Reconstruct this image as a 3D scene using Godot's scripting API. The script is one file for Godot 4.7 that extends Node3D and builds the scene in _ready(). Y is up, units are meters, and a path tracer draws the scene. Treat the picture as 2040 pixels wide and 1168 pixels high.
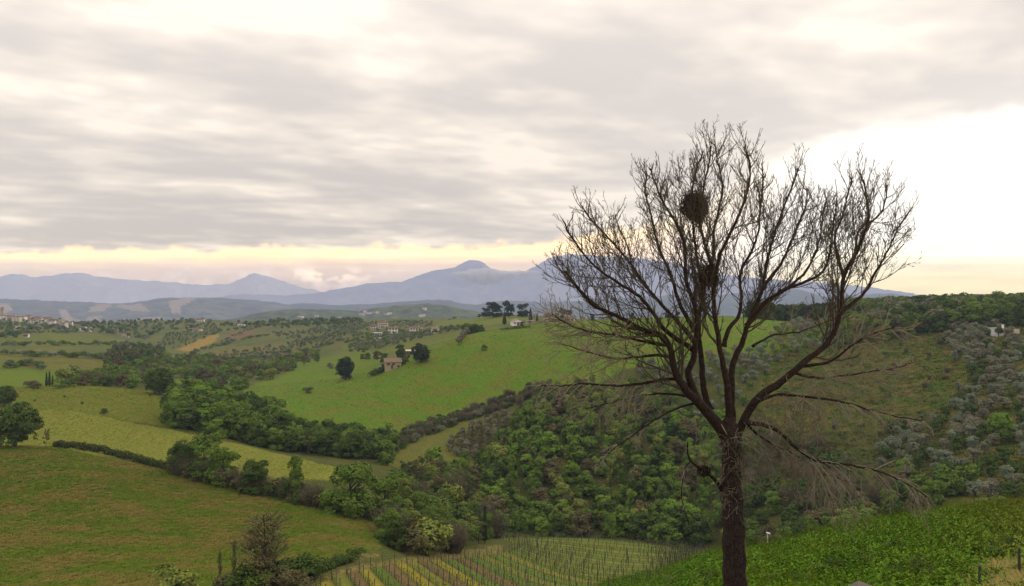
extends Node3D
# A bare tree with two nests above a green valley, hills and hazy mountains at the end of a cloudy day.

const F := 1632.0      # focal length of the photograph, in its pixels
const CX := 1020.0
const VH := 600.0      # the row of the true horizon
const EYE := 60.0      # height of the camera

var rng := RandomNumberGenerator.new()
var noise_a := FastNoiseLite.new()
var noise_b := FastNoiseLite.new()
var mats := {}
var taken := {}

# ------------------------------------------------------------------ names and metas
func numbered(called: String) -> String:
	if not taken.has(called):
		taken[called] = 0
		return called
	taken[called] += 1
	return "%s_%03d" % [called, taken[called]]

func tag(o: Node, label: String, category := "", group := "", kind := ""):
	if label != "": o.set_meta("label", label)
	if category != "": o.set_meta("category", category)
	if group != "": o.set_meta("group", group)
	if kind != "": o.set_meta("kind", kind)
	return o

func thing(called: String, label: String, category: String, at := Vector3.ZERO, turn := 0.0, group := "") -> Node3D:
	var o := Node3D.new()
	o.name = numbered(called)
	add_child(o)
	o.position = at
	o.rotation.y = turn
	tag(o, label, category, group)
	return o

func part(called: String, mesh: Mesh, mat: Material, parent: Node, at := Vector3.ZERO) -> MeshInstance3D:
	var o := MeshInstance3D.new()
	o.mesh = mesh
	if mat: o.material_override = mat
	o.name = called if parent != self else numbered(called)
	o.position = at
	parent.add_child(o, true)
	return o

# ------------------------------------------------------------------ materials
func lin(r: float, g: float, b: float) -> Color:
	return Color(r, g, b).linear_to_srgb()

func flat_mat(key: String, c: Color, rough := 0.9) -> StandardMaterial3D:
	if mats.has(key): return mats[key]
	var m := StandardMaterial3D.new()
	m.albedo_color = c.linear_to_srgb()
	m.roughness = rough
	m.metallic_specular = 0.25
	mats[key] = m
	return m

func noise_tex(size: int, freq: float, oct: int, lo: Color, hi: Color, seed_no: int, kind := FastNoiseLite.TYPE_SIMPLEX_SMOOTH, bump := false) -> ImageTexture:
	var n := FastNoiseLite.new()
	n.noise_type = kind
	n.seed = seed_no
	n.frequency = freq
	n.fractal_octaves = oct
	var im: Image = n.get_seamless_image(size, size)
	im.convert(Image.FORMAT_RGB8)
	if bump:
		im.convert(Image.FORMAT_RGBA8)
		im.bump_map_to_normal_map(4.0)
		return ImageTexture.create_from_image(im)
	for y in size:
		for x in size:
			im.set_pixel(x, y, lo.lerp(hi, im.get_pixel(x, y).r))
	return ImageTexture.create_from_image(im)

func leaf_mat(key: String, c: Color, through := 0.25) -> StandardMaterial3D:
	if mats.has(key): return mats[key]
	var m := StandardMaterial3D.new()
	m.albedo_color = c.linear_to_srgb()
	m.vertex_color_use_as_albedo = true
	m.roughness = 0.8
	m.metallic_specular = 0.08
	m.cull_mode = BaseMaterial3D.CULL_DISABLED
	m.backlight_enabled = true
	m.backlight = Color(through, through, through * 0.6)
	mats[key] = m
	return m

# ------------------------------------------------------------------ terrain: a loft through measured profiles
# each column: [u, [[distance, row], ...]]
var COLS := [
	[-700.0, [[105,1185],[145,1035],[200,885],[212,878],[270,810],[300,790],[340,765],[430,735],[520,705],[750,670],[1300,640],[1500,628],[2600,660]]],
	[0.0,    [[105,1185],[145,1035],[200,893],[212,885],[270,820],[300,800],[340,775],[430,742],[520,712],[750,678],[1300,648],[1500,633],[2600,662]]],
	[150.0,  [[103,1185],[142,1045],[198,903],[210,893],[265,823],[300,800],[340,769],[430,752],[530,715],[750,685],[1200,655],[1500,645],[2600,662]]],
	[350.0,  [[100,1185],[140,1060],[188,942],[200,930],[252,862],[290,830],[335,792],[450,775],[560,745],[850,700],[1100,665],[1450,640],[2600,662]]],
	[530.0,  [[98,1185],[135,1085],[178,978],[190,965],[232,908],[270,890],[330,850],[400,800],[480,762],[700,720],[1000,672],[1450,642],[2600,660]]],
	[700.0,  [[96,1190],[125,1108],[165,1024],[180,1000],[215,942],[260,915],[340,868],[450,757],[560,715],[750,690],[950,657],[1350,640],[2600,660]]],
	[850.0,  [[94,1190],[118,1142],[150,1108],[180,1070],[225,1005],[280,930],[365,850],[490,694],[570,688],[760,668],[930,655],[1200,636],[2600,658]]],
	[1000.0, [[92,1192],[128,1140],[205,1072],[225,1070],[250,1045],[300,920],[370,815],[520,654],[580,654],[680,641],[780,629],[1000,640],[2600,658]]],
	[1150.0, [[90,1195],[130,1142],[215,1069],[235,1074],[255,1055],[300,900],[365,770],[500,642],[570,645],[680,640],[800,635],[1000,650],[2600,658]]],
	[1300.0, [[85,1190],[125,1143],[195,1082],[220,1088],[245,1065],[290,900],[350,760],[480,634],[560,640],[680,639],[800,641],[1000,655],[2600,658]]],
	[1450.0, [[48,1176],[65,1136],[88,1110],[130,1180],[225,1100],[275,920],[340,740],[460,632],[540,640],[680,645],[800,650],[1000,660],[2600,658]]],
	[1700.0, [[40,1176],[58,1104],[85,1056],[125,1130],[205,1050],[260,930],[320,790],[420,655],[450,642],[500,630],[700,640],[1000,660],[2600,658]]],
	[2040.0, [[36,1176],[55,1074],[85,1010],[120,1090],[190,1000],[240,880],[300,745],[335,690],[370,657],[440,626],[600,616],[1000,650],[2600,658]]],
	[2800.0, [[34,1176],[55,1050],[85,975],[120,1060],[190,970],[240,850],[300,715],[335,665],[370,635],[440,605],[600,600],[1000,650],[2600,658]]],
]
const U0 := -700.0
const USTEP := 10.0
const UN := 351
var knot_x := []   # log distances per column
var knot_y := []   # heights per column
var knot_m := []   # slopes per column

func prepare_terrain():
	var nk: int = COLS[0][1].size()
	for i in UN:
		var u: float = U0 + USTEP * i
		var k := 0
		while k < COLS.size() - 2 and u > float(COLS[k + 1][0]): k += 1
		var xs := PackedFloat64Array()
		var ys := PackedFloat64Array()
		# the bank under the camera and the tree
		xs.append(log(0.6)); ys.append(-1.75)
		xs.append(log(4.0)); ys.append(-2.1)
		xs.append(log(9.0)); ys.append(-4.8)
		xs.append(log(20.0)); ys.append(-8.2)
		for j in nk:
			var d := 0.0
			var v := 0.0
			# Catmull-Rom across the columns
			var k0: int = maxi(k - 1, 0)
			var k3: int = mini(k + 2, COLS.size() - 1)
			var ua: float = COLS[k][0]
			var ub: float = COLS[k + 1][0]
			var t: float = clampf((u - ua) / (ub - ua), 0.0, 1.0)
			for c in 2:
				var p0: float = COLS[k0][1][j][c]
				var p1: float = COLS[k][1][j][c]
				var p2: float = COLS[k + 1][1][j][c]
				var p3: float = COLS[k3][1][j][c]
				var m1: float = (p2 - p0) / maxf(1.0, ub - float(COLS[k0][0])) * (ub - ua)
				var m2: float = (p3 - p1) / maxf(1.0, float(COLS[k3][0]) - ua) * (ub - ua)
				if (p2 - p1) * m1 <= 0.0: m1 = 0.0
				if (p2 - p1) * m2 <= 0.0: m2 = 0.0
				var lim: float = 3.0 * absf(p2 - p1)
				m1 = clampf(m1, -lim, lim)
				m2 = clampf(m2, -lim, lim)
				var t2 := t * t
				var t3 := t2 * t
				var r: float = (2 * t3 - 3 * t2 + 1) * p1 + (t3 - 2 * t2 + t) * m1 + (-2 * t3 + 3 * t2) * p2 + (t3 - t2) * m2
				if c == 0: d = r
				else: v = r
			xs.append(log(d))
			ys.append(-d * (v - VH) / F)
		xs.append(log(9000.0)); ys.append(-190.0)
		xs.append(log(26000.0)); ys.append(-200.0)
		# monotone slopes
		var n := xs.size()
		var ms := PackedFloat64Array()
		ms.resize(n)
		for j in n:
			if j == 0 or j == n - 1:
				var a := mini(j, n - 2)
				ms[j] = (ys[a + 1] - ys[a]) / (xs[a + 1] - xs[a])
			else:
				var s0: float = (ys[j] - ys[j - 1]) / (xs[j] - xs[j - 1])
				var s1: float = (ys[j + 1] - ys[j]) / (xs[j + 1] - xs[j])
				ms[j] = 0.0 if s0 * s1 <= 0.0 else 2.0 * s0 * s1 / (s0 + s1)
		knot_x.append(xs)
		knot_y.append(ys)
		knot_m.append(ms)

func column_height(i: int, ld: float) -> float:
	var xs: PackedFloat64Array = knot_x[i]
	var ys: PackedFloat64Array = knot_y[i]
	var ms: PackedFloat64Array = knot_m[i]
	var n := xs.size()
	if ld <= xs[0]: return ys[0]
	if ld >= xs[n - 1]: return ys[n - 1]
	var j: int = clampi(xs.bsearch(ld) - 1, 0, n - 2)
	var h: float = xs[j + 1] - xs[j]
	var t: float = (ld - xs[j]) / h
	var t2 := t * t
	var t3 := t2 * t
	return (2 * t3 - 3 * t2 + 1) * ys[j] + (t3 - 2 * t2 + t) * h * ms[j] + (-2 * t3 + 3 * t2) * ys[j + 1] + (t3 - t2) * h * ms[j + 1]

# ground height (world) where the photograph's column is u and the distance along the view axis is d
func ground_ud(u: float, d: float) -> float:
	var fu: float = clampf((u - U0) / USTEP, 0.0, UN - 1.001)
	var i := int(fu)
	var t := fu - i
	var ld := log(maxf(d, 0.3))
	var y: float = lerpf(column_height(i, ld), column_height(i + 1, ld), t)
	if d > 25.0:
		var x: float = d * (u - CX) / F
		var amp: float = clampf(d * 0.0035, 0.0, 14.0)
		var fr: float = 1.0 / (8.0 + d * 0.11)
		y += amp * 0.55 * noise_a.get_noise_2d(x * 0.012, d * 0.012)
		y += amp * 0.35 * noise_a.get_noise_2d(x * fr + 70.0, d * fr)
	return EYE + y

func ground(x: float, z: float) -> float:
	var d := maxf(-z, 0.3)
	return ground_ud(CX + F * x / d, d)

func at(u: float, v: float, d: float) -> Vector3:
	return Vector3(d * (u - CX) / F, EYE - d * (v - VH) / F, -d)

# the first ground the ray through (u, v) meets
func hit(u: float, v: float, dmin := 24.0, dmax := 3000.0) -> Vector3:
	var d := dmin
	var last := dmin
	while d < dmax:
		if ground_ud(u, d) >= EYE - d * (v - VH) / F:
			var a := last
			var b := d
			for k in 14:
				var m := (a + b) * 0.5
				if ground_ud(u, m) >= EYE - m * (v - VH) / F: b = m
				else: a = m
			return Vector3(b * (u - CX) / F, ground_ud(u, b), -b)
		last = d
		d *= 1.015
	return Vector3(dmax * (u - CX) / F, ground_ud(u, dmax), -dmax)

func inside(poly: PackedVector2Array, u: float, v: float) -> bool:
	return Geometry2D.is_point_in_polygon(Vector2(u, v), poly)

func poly(a: Array) -> PackedVector2Array:
	var p := PackedVector2Array()
	for i in range(0, a.size(), 2): p.append(Vector2(a[i], a[i + 1]))
	return p

func sstep(a: float, b: float, x: float) -> float:
	var t: float = clampf((x - a) / (b - a), 0.0, 1.0)
	return t * t * (3.0 - 2.0 * t)

func interp(pts: Array, x: float) -> float:
	if x <= float(pts[0][0]): return pts[0][1]
	for i in range(1, pts.size()):
		if x <= float(pts[i][0]):
			var t: float = (x - float(pts[i - 1][0])) / (float(pts[i][0]) - float(pts[i - 1][0]))
			return lerpf(pts[i - 1][1], pts[i][1], t)
	return pts[pts.size() - 1][1]
# ------------------------------------------------------------------ sky
var n_cloud := FastNoiseLite.new()
var n_wisp := FastNoiseLite.new()
var n_edge := FastNoiseLite.new()

func sky_color(az: float, el: float) -> Color:   # degrees; az 0 is the view axis, to the right positive
	var ce := cos(deg_to_rad(el))
	var dir := Vector3(sin(deg_to_rad(az)) * ce, sin(deg_to_rad(el)), cos(deg_to_rad(az)) * ce)
	var k := 1.0 / (maxf(dir.y, 0.0) + 0.07)
	var px := dir.x * k
	var pz := dir.z * k
	var wx := n_wisp.get_noise_2d(px * 0.6, pz * 0.6) * 0.35
	var c := n_cloud.get_noise_2d((px + wx) * 0.95, (pz + wx) * 1.0 - px * 0.25)
	var w := n_wisp.get_noise_2d(px * 2.3 + 31.0, pz * 3.4 - px * 0.7)
	var f := n_wisp.get_noise_2d(px * 7.0 - 11.0, pz * 8.5 - px * 2.0)
	var t := clampf(0.52 + c * 0.95 + w * 0.42 + f * 0.24, 0.0, 1.0)
	var u := 1020.0 + az * 28.48
	var v := 600.0 - el * 28.48
	var side: float = clampf(u / 2040.0, -0.5, 1.3)
	var grey := Color(0.59, 0.54, 0.51)
	var cream := Color(0.775, 0.70, 0.62)
	var col := grey.lerp(cream, sstep(0.08, 0.92, t))
	# thinner cloud glows where it is brightest
	col += Color(0.10, 0.085, 0.065) * sstep(0.72, 1.0, t)
	# the glow of the hidden sun on the right
	var far: float = absf(az - 33.0)
	var g: float = exp(-pow(far / 19.0, 2.0) - pow((el - 4.5) / 6.5, 2.0))
	col = col.lerp(Color(1.02, 0.97, 0.90), clampf(g * 0.95, 0.0, 1.0))
	# the deck's lower edge and the clear gap under it, to the sunset side
	var edge: float = interp([[-900, 470], [-300, 515], [0, 520], [500, 501], [1000, 488], [1180, 470], [1380, 425], [1560, 320], [1680, 292], [2040, 276], [2600, 290], [3300, 420], [3900, 480]], u)
	edge += n_edge.get_noise_2d(u * 0.011, v * 0.02) * 14.0 + n_edge.get_noise_2d(u * 0.05, v * 0.05) * 4.0
	var soft: float = lerpf(7.0, 26.0, sstep(1100.0, 1700.0, u))
	var gap: float = sstep(-soft, soft, v - edge)
	var facing: float = sstep(110.0, 60.0, absf(az - 12.0))
	var low: float = clampf((v - edge) / maxf(600.0 - edge, 1.0), 0.0, 1.0)
	var gold := Color(1.18, 0.93, 0.62).lerp(Color(1.05, 0.83, 0.66), sstep(0.05, 0.4, low)).lerp(Color(0.92, 0.76, 0.70), sstep(0.3, 0.75, low))
	var white := Color(1.03, 0.98, 0.91).lerp(Color(1.25, 1.08, 0.70), sstep(0.6, 0.92, low))
	var gapc := gold.lerp(white, sstep(1150.0, 1650.0, u))
	gapc = gapc * (1.0 + 0.10 * n_edge.get_noise_2d(u * 0.006, v * 0.06))
	# small cumulus heads in the gap
	var puff: float = n_edge.get_noise_2d(u * 0.016 + 400.0, v * 0.03 + 70.0) + 0.5 * n_edge.get_noise_2d(u * 0.05, v * 0.07)
	var pband: float = sstep(530.0, 560.0, v + puff * 22.0) * sstep(1250.0, 1000.0, u)
	gapc = gapc.lerp(Color(0.90, 0.76, 0.68) * (1.0 + puff * 0.22), pband * 0.8)
	var bright: float = exp(-pow((u - 655.0) / 70.0, 2.0) - pow((v - 549.0) / 13.0, 2.0)) * sstep(-0.15, 0.25, puff)
	gapc += Color(0.5, 0.36, 0.16) * bright
	col = col.lerp(gapc, gap * facing)
	col = col * ((1.0 + 2.0 * dir.y) / 1.40)
	# the sky low down is seen through the valley's air: its own light before that air
	var reach: float = minf(18900.0 / dir.z if dir.z > 0.05 else 900.0 / maxf(-dir.z, 0.05), 17500.0 / maxf(absf(dir.x), 0.01))
	var pass_by := maxf(exp(-HAZE * minf(reach, 1080.0 / maxf(dir.y, 0.02))), 0.09)
	var air := Color(0.30, 0.31, 0.37) * (1.0 - pass_by)
	col = (col - air) / pass_by
	return Color(maxf(col.r, 0.1), maxf(col.g, 0.1), maxf(col.b, 0.1))

func sky_panorama() -> ImageTexture:
	n_cloud.seed = 11
	n_cloud.frequency = 0.55
	n_cloud.fractal_octaves = 5
	n_cloud.fractal_gain = 0.5
	n_wisp.seed = 5
	n_wisp.frequency = 0.5
	n_wisp.fractal_octaves = 3
	n_edge.seed = 21
	n_edge.frequency = 1.0
	n_edge.fractal_octaves = 3
	var w := 4096
	var h := 2048
	# the whole dome coarsely, then the part in view finely
	var coarse := Image.create(512, 256, false, Image.FORMAT_RGBF)
	for y in 256:
		var el: float = 90.0 - (y + 0.5) * 180.0 / 256.0
		for x in 512:
			var az: float = (x + 0.5) * 360.0 / 512.0 - 180.0
			coarse.set_pixel(x, y, sky_color(az, maxf(el, 0.05)))
	coarse.resize(w, h, Image.INTERPOLATE_CUBIC)
	var px := float(w) / 360.0
	var x0 := int((180.0 - 40.0) * px)
	var x1 := int((180.0 + 40.0) * px)
	var y0 := int((90.0 - 24.0) * px)
	var y1 := h / 2 + 2
	for y in range(y0, y1):
		var el: float = 90.0 - (y + 0.5) / px
		for x in range(x0, x1):
			var az: float = (x + 0.5) / px - 180.0
			var c := sky_color(az, maxf(el, 0.05))
			var m: float = minf(minf(x - x0, x1 - 1 - x), y - y0) / 60.0
			if m < 1.0: c = coarse.get_pixel(x, y).lerp(c, m)
			coarse.set_pixel(x, y, c)
	# the panorama's middle column lies behind the camera: swap the halves
	var turned := Image.create(w, h, false, Image.FORMAT_RGBF)
	turned.blit_rect(coarse, Rect2i(0, 0, w / 2, h), Vector2i(w / 2, 0))
	turned.blit_rect(coarse, Rect2i(w / 2, 0, w / 2, h), Vector2i(0, 0))
	return ImageTexture.create_from_image(turned)

func set_view():
	var cam := Camera3D.new()
	cam.name = "camera"
	cam.position = Vector3(0, EYE, 0)
	cam.rotation_degrees.x = rad_to_deg(atan((VH - 584.0) / F))
	cam.fov = rad_to_deg(2.0 * atan(584.0 / F))
	cam.near = 0.5
	cam.far = 60000.0
	add_child(cam)
	cam.current = true
	var env := Environment.new()
	env.background_mode = Environment.BG_SKY
	var sky := Sky.new()
	var pano := PanoramaSkyMaterial.new()
	pano.panorama = sky_panorama()
	pano.energy_multiplier = SKY_ENERGY
	sky.sky_material = pano
	env.sky = sky
	env.ambient_light_source = Environment.AMBIENT_SOURCE_SKY
	env.tonemap_mode = Environment.TONE_MAPPER_LINEAR
	env.tonemap_exposure = EXPOSURE
	env.fog_enabled = true
	env.fog_density = HAZE
	env.fog_light_color = HAZE_COLOR
	env.volumetric_fog_enabled = true
	env.volumetric_fog_density = 0.0
	env.sdfgi_enabled = true
	env.ssao_enabled = true
	env.ssil_enabled = true
	var we := WorldEnvironment.new()
	we.name = "world_environment"
	we.environment = env
	add_child(we)
	var sun := DirectionalLight3D.new()
	sun.name = "sun"
	sun.light_color = Color(1.0, 0.93, 0.80)
	sun.light_energy = SUN_ENERGY
	sun.light_angular_distance = 14.0
	sun.shadow_enabled = true
	add_child(sun)
	# the sun stands to the right, behind thin cloud above the hill
	var az := deg_to_rad(36.0)
	var el := deg_to_rad(15.0)
	var to_sun := Vector3(sin(az) * cos(el), sin(el), -cos(az) * cos(el))
	sun.look_at_from_position(Vector3.ZERO, -to_sun, Vector3.UP)

const SKY_ENERGY := 1.0
const EXPOSURE := 1.06
const HAZE := 0.000105
const HAZE_COLOR := Color(0.75, 0.82, 1.0)
const SUN_ENERGY := 0.5
# ------------------------------------------------------------------ the land
var FIELDS := []   # [polygon in (u, v) of the photograph's ground, nearest, farthest, colour, second colour, noise size in metres]

func prepare_fields():
	# linear base colours
	FIELDS = [
		# the wide near field on the left
		[poly([-700, 1300, -700, 880, 110, 890, 330, 935, 480, 966, 640, 1008, 790, 1045, 800, 1075, 690, 1108, 620, 1130, 560, 1300]), 60, 212, Color(0.098, 0.145, 0.015), Color(0.168, 0.143, 0.036), 14.0],
		# the second, yellower field behind the hedge
		[poly([-700, 890, -700, 800, 50, 815, 150, 820, 400, 868, 690, 935, 690, 960, 480, 968, 330, 940, 110, 896]), 200, 275, Color(0.190, 0.225, 0.034), Color(0.215, 0.220, 0.048), 10.0],
		# the hump
		[poly([-700, 820, -700, 750, 60, 772, 150, 764, 260, 768, 380, 795, 420, 830, 400, 872, 150, 824]), 262, 345, Color(0.140, 0.195, 0.020), Color(0.185, 0.175, 0.038), 7.0],
		# the fields behind the hump
		[poly([-700, 770, -700, 715, 0, 726, 90, 738, 160, 752, 150, 772]), 340, 470, Color(0.120, 0.195, 0.018), Color(0.140, 0.190, 0.022), 20.0],
		[poly([-700, 726, -700, 700, 0, 706, 150, 712, 270, 716, 300, 728, 240, 745, 160, 750, 60, 735]), 420, 620, Color(0.150, 0.170, 0.028), Color(0.140, 0.125, 0.040), 30.0],
		[poly([-700, 698, -700, 672, 0, 668, 60, 662, 160, 668, 250, 676, 260, 690, 0, 690]), 560, 1100, Color(0.150, 0.175, 0.028), Color(0.120, 0.150, 0.030), 60.0],
		# the green hill
		[poly([500, 770, 610, 735, 690, 752, 760, 735, 850, 690, 930, 665, 1000, 650, 1090, 635, 1300, 628, 1690, 626, 1700, 660, 1560, 700, 1420, 720, 1240, 735, 1180, 770, 1060, 770, 980, 810, 880, 836, 800, 860, 740, 884, 620, 866, 540, 838, 500, 800]), 330, 560, Color(0.112, 0.215, 0.018), Color(0.158, 0.185, 0.030), 22.0],
		[poly([480, 775, 560, 748, 600, 722, 640, 702, 760, 700, 760, 735, 690, 752, 640, 765, 540, 800, 500, 800]), 380, 640, Color(0.120, 0.200, 0.020), Color(0.140, 0.190, 0.030), 25.0],
		[poly([400, 790, 340, 775, 345, 752, 420, 765, 440, 780]), 380, 520, Color(0.125, 0.190, 0.020), Color(0.130, 0.170, 0.030), 25.0],
		# strips beyond
		[poly([680, 700, 690, 685, 800, 662, 800, 668, 700, 702]), 540, 1000, Color(0.140, 0.190, 0.030), Color(0.135, 0.160, 0.035), 30.0],
		[poly([720, 706, 800, 684, 900, 660, 1000, 650, 980, 664, 860, 690, 760, 706]), 540, 900, Color(0.135, 0.180, 0.030), Color(0.150, 0.150, 0.050), 30.0],
		[poly([860, 650, 880, 640, 960, 630, 1010, 628, 1060, 634, 960, 650]), 600, 1100, Color(0.150, 0.200, 0.030), Color(0.160, 0.180, 0.045), 40.0],
		[poly([380, 700, 350, 697, 380, 684, 420, 668, 440, 663, 425, 684]), 700, 1200, Color(0.330, 0.235, 0.060), Color(0.300, 0.230, 0.070), 60.0],
		[poly([440, 684, 460, 660, 520, 652, 500, 672]), 700, 1400, Color(0.190, 0.130, 0.075), Color(0.170, 0.140, 0.075), 60.0],
		[poly([380, 712, 480, 690, 560, 690, 600, 700, 480, 720, 390, 728]), 560, 1000, Color(0.160, 0.165, 0.040), Color(0.180, 0.140, 0.060), 40.0],
		[poly([310, 690, 330, 660, 420, 660, 380, 680, 340, 697]), 700, 1300, Color(0.110, 0.150, 0.035), Color(0.120, 0.140, 0.040), 60.0],
		# the grassy and dry slope of the right hill
		[poly([1540, 700, 1700, 660, 1900, 660, 1920, 700, 1900, 800, 1760, 860, 1560, 860, 1500, 800]), 240, 460, Color(0.080, 0.130, 0.022), Color(0.150, 0.125, 0.038), 12.0],
		[poly([1880, 1010, 1880, 640, 2800, 600, 2800, 1010]), 180, 480, Color(0.090, 0.130, 0.020), Color(0.170, 0.140, 0.040), 9.0],
		# the track and headland beside the vineyard
		[poly([560, 1200, 640, 1150, 700, 1130, 830, 1105, 900, 1098, 1000, 1085, 1000, 1110, 900, 1120, 800, 1130, 690, 1150, 640, 1200]), 80, 240, Color(0.160, 0.150, 0.045), Color(0.210, 0.165, 0.070), 4.0],
		[poly([640, 1112, 690, 1104, 760, 1102, 760, 1108, 690, 1112]), 100, 170, Color(0.190, 0.175, 0.050), Color(0.190, 0.165, 0.060), 4.0],
		# the scrubby clearing above the creek
		[poly([760, 930, 800, 890, 880, 850, 960, 825, 1000, 830, 960, 860, 900, 900, 980, 920, 900, 930]), 260, 380, Color(0.120, 0.155, 0.026), Color(0.170, 0.150, 0.045), 6.0],
	]
	for f in FIELDS:
		var lo := Vector2(1e9, 1e9)
		var hi := Vector2(-1e9, -1e9)
		for p in f[0]:
			lo = lo.min(p)
			hi = hi.max(p)
		f.append(Rect2(lo, hi - lo))

func ground_color(u: float, v: float, d: float, x: float) -> Color:
	var z := -d
	var n1 := noise_b.get_noise_2d(x * 0.11, z * 0.11)
	var n2 := noise_b.get_noise_2d(x * 0.9 + 50.0, z * 0.9)
	var base := Color(0.070, 0.095, 0.022).lerp(Color(0.105, 0.105, 0.035), clampf(0.5 + n1, 0.0, 1.0))
	if d > 480.0:
		var m := noise_b.get_noise_2d(x * 0.016, z * 0.010)
		base = Color(0.100, 0.135, 0.040).lerp(Color(0.165, 0.165, 0.058), clampf(0.45 + 0.9 * m, 0.0, 1.0))
	var ju := u + n2 * 2.0
	var jv := v + n1 * 2.5
	for f in FIELDS:
		if d < float(f[1]) or d > float(f[2]) or not f[6].has_point(Vector2(ju, jv)): continue
		if not inside(f[0], ju, jv): continue
		var s: float = f[5]
		var m := noise_b.get_noise_2d(x / s + 9.0, z / s * 1.7) + 0.55 * noise_b.get_noise_2d(x / s * 4.1, z / s * 5.0)
		var c: Color = f[3].lerp(f[4], clampf(0.42 + 1.5 * m, 0.0, 1.0))
		return c * (1.0 + 0.16 * n2)
	return base * (1.0 + 0.16 * n2)

func grid_mesh(pos: PackedVector3Array, col: PackedColorArray, cols: int, rows: int) -> ArrayMesh:
	var idx := PackedInt32Array()
	idx.resize((cols - 1) * (rows - 1) * 6)
	var q := 0
	for j in rows - 1:
		for i in cols - 1:
			var a := j * cols + i
			var b := a + 1
			var c := a + cols
			var e := c + 1
			idx[q] = a; idx[q + 1] = c; idx[q + 2] = b
			idx[q + 3] = b; idx[q + 4] = c; idx[q + 5] = e
			q += 6
	var nor := PackedVector3Array()
	nor.resize(pos.size())
	for j in rows:
		for i in cols:
			var i0 := maxi(i - 1, 0)
			var i1 := mini(i + 1, cols - 1)
			var j0 := maxi(j - 1, 0)
			var j1 := mini(j + 1, rows - 1)
			var n := (pos[j * cols + i1] - pos[j * cols + i0]).cross(pos[j1 * cols + i] - pos[j0 * cols + i])
			if n.y < 0.0: n = -n
			nor[j * cols + i] = n.normalized()
	var arr := []
	arr.resize(Mesh.ARRAY_MAX)
	arr[Mesh.ARRAY_VERTEX] = pos
	arr[Mesh.ARRAY_NORMAL] = nor
	arr[Mesh.ARRAY_COLOR] = col
	arr[Mesh.ARRAY_INDEX] = idx
	var m := ArrayMesh.new()
	m.add_surface_from_arrays(Mesh.PRIMITIVE_TRIANGLES, arr)
	return m

func build_ground():
	var cols := 560
	var rows := 430
	var pos := PackedVector3Array()
	var col := PackedColorArray()
	pos.resize(cols * rows)
	col.resize(cols * rows)
	# rows packed by distance: near to the far plain
	var dist := PackedFloat32Array()
	for j in rows:
		var t := float(j) / (rows - 1)
		dist.append(interp([[0.0, log(0.6)], [0.07, log(30.0)], [0.34, log(215.0)], [0.62, log(480.0)], [0.86, log(1600.0)], [1.0, log(16500.0)]], t))
	for j in rows:
		var d: float = exp(dist[j])
		for i in cols:
			var u: float = -500.0 + i * 3000.0 / (cols - 1)
			var y := ground_ud(u, d)
			var x := d * (u - CX) / F
			var k := j * cols + i
			pos[k] = Vector3(x, y, -d)
			col[k] = ground_color(u, VH + (EYE - y) * F / d, d, x)
	var m := StandardMaterial3D.new()
	m.vertex_color_use_as_albedo = true
	m.roughness = 0.95
	m.metallic_specular = 0.15
	m.albedo_texture = noise_tex(512, 0.035, 4, Color(0.62, 0.62, 0.62), Color(1.18, 1.16, 1.05), 3)
	m.uv1_triplanar = true
	m.uv1_world_triplanar = true
	m.uv1_scale = Vector3(0.06, 0.06, 0.06)
	m.normal_enabled = true
	m.normal_texture = noise_tex(512, 0.05, 4, Color.BLACK, Color.WHITE, 8, FastNoiseLite.TYPE_SIMPLEX_SMOOTH, true)
	m.normal_scale = 1.2
	mats["ground"] = m
	var o := part("ground", grid_mesh(pos, col, cols, rows), m, self)
	tag(o, "rolling green valley ground under everything", "", "", "structure")

# ------------------------------------------------------------------ far hills and mountains: ridges with a front and a back slope
func ridge(called: String, label: String, crest: Array, d0: float, front: float, back: float, base: float, shade: Callable, ucols: int, rough: float, seed_no: int, bend := 0.0):
	var rows_f := 46
	var rows_b := 12
	var rows := rows_f + rows_b
	var n := FastNoiseLite.new()
	n.seed = seed_no
	n.fractal_octaves = 5
	n.fractal_type = FastNoiseLite.FRACTAL_RIDGED
	n.frequency = 1.0
	var pos := PackedVector3Array()
	var col := PackedColorArray()
	pos.resize(ucols * rows)
	col.resize(ucols * rows)
	var ua: float = crest[0][0]
	var ub: float = crest[crest.size() - 1][0]
	for i in ucols:
		var s := float(i) / (ucols - 1)
		var u: float = lerpf(ua, ub, s)
		var dc: float = d0 * (1.0 + bend * (s - 0.5))
		var vt: float = crest_row(crest, u)
		vt += n.get_noise_1d(u * 0.021) * rough + n.get_noise_1d(u * 0.09 + 50.0) * rough * 0.35
		var top: float = EYE - dc * (vt - VH) / F
		for j in rows:
			var k: float
			var d: float
			if j < rows_f:
				k = float(j) / (rows_f - 1)
				d = dc - front * (1.0 - k)
			else:
				var b: float = float(j - rows_f + 1) / rows_b
				k = 1.0 - b
				d = dc + back * b
			var x: float = d * (u - CX) / F
			var h := maxf(top - base, 0.0)
			var shape: float = pow(k, 1.25) if j < rows_f else k * k * (3.0 - 2.0 * k)
			var spur: float = n.get_noise_2d(x / (front * 0.42), d / (front * 0.9)) * 0.30 + n.get_noise_2d(x / (front * 0.13) + 9.0, d / (front * 0.25)) * 0.10
			var env: float = 4.0 * k * (1.0 - k)
			var y: float = base + h * clampf(shape + spur * env * 0.9, 0.0, 1.0)
			var q := j * ucols + i
			pos[q] = Vector3(x, y, -d)
			col[q] = shade.call(u, VH + (EYE - y) * F / d, x, d, k)
	var o := part(called, grid_mesh(pos, col, ucols, rows), mats["land"], self)
	tag(o, label, "", "", "structure")
	if called == "middle_hill": mid_pos = pos.slice(0, ucols * rows_f)
	return o

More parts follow.
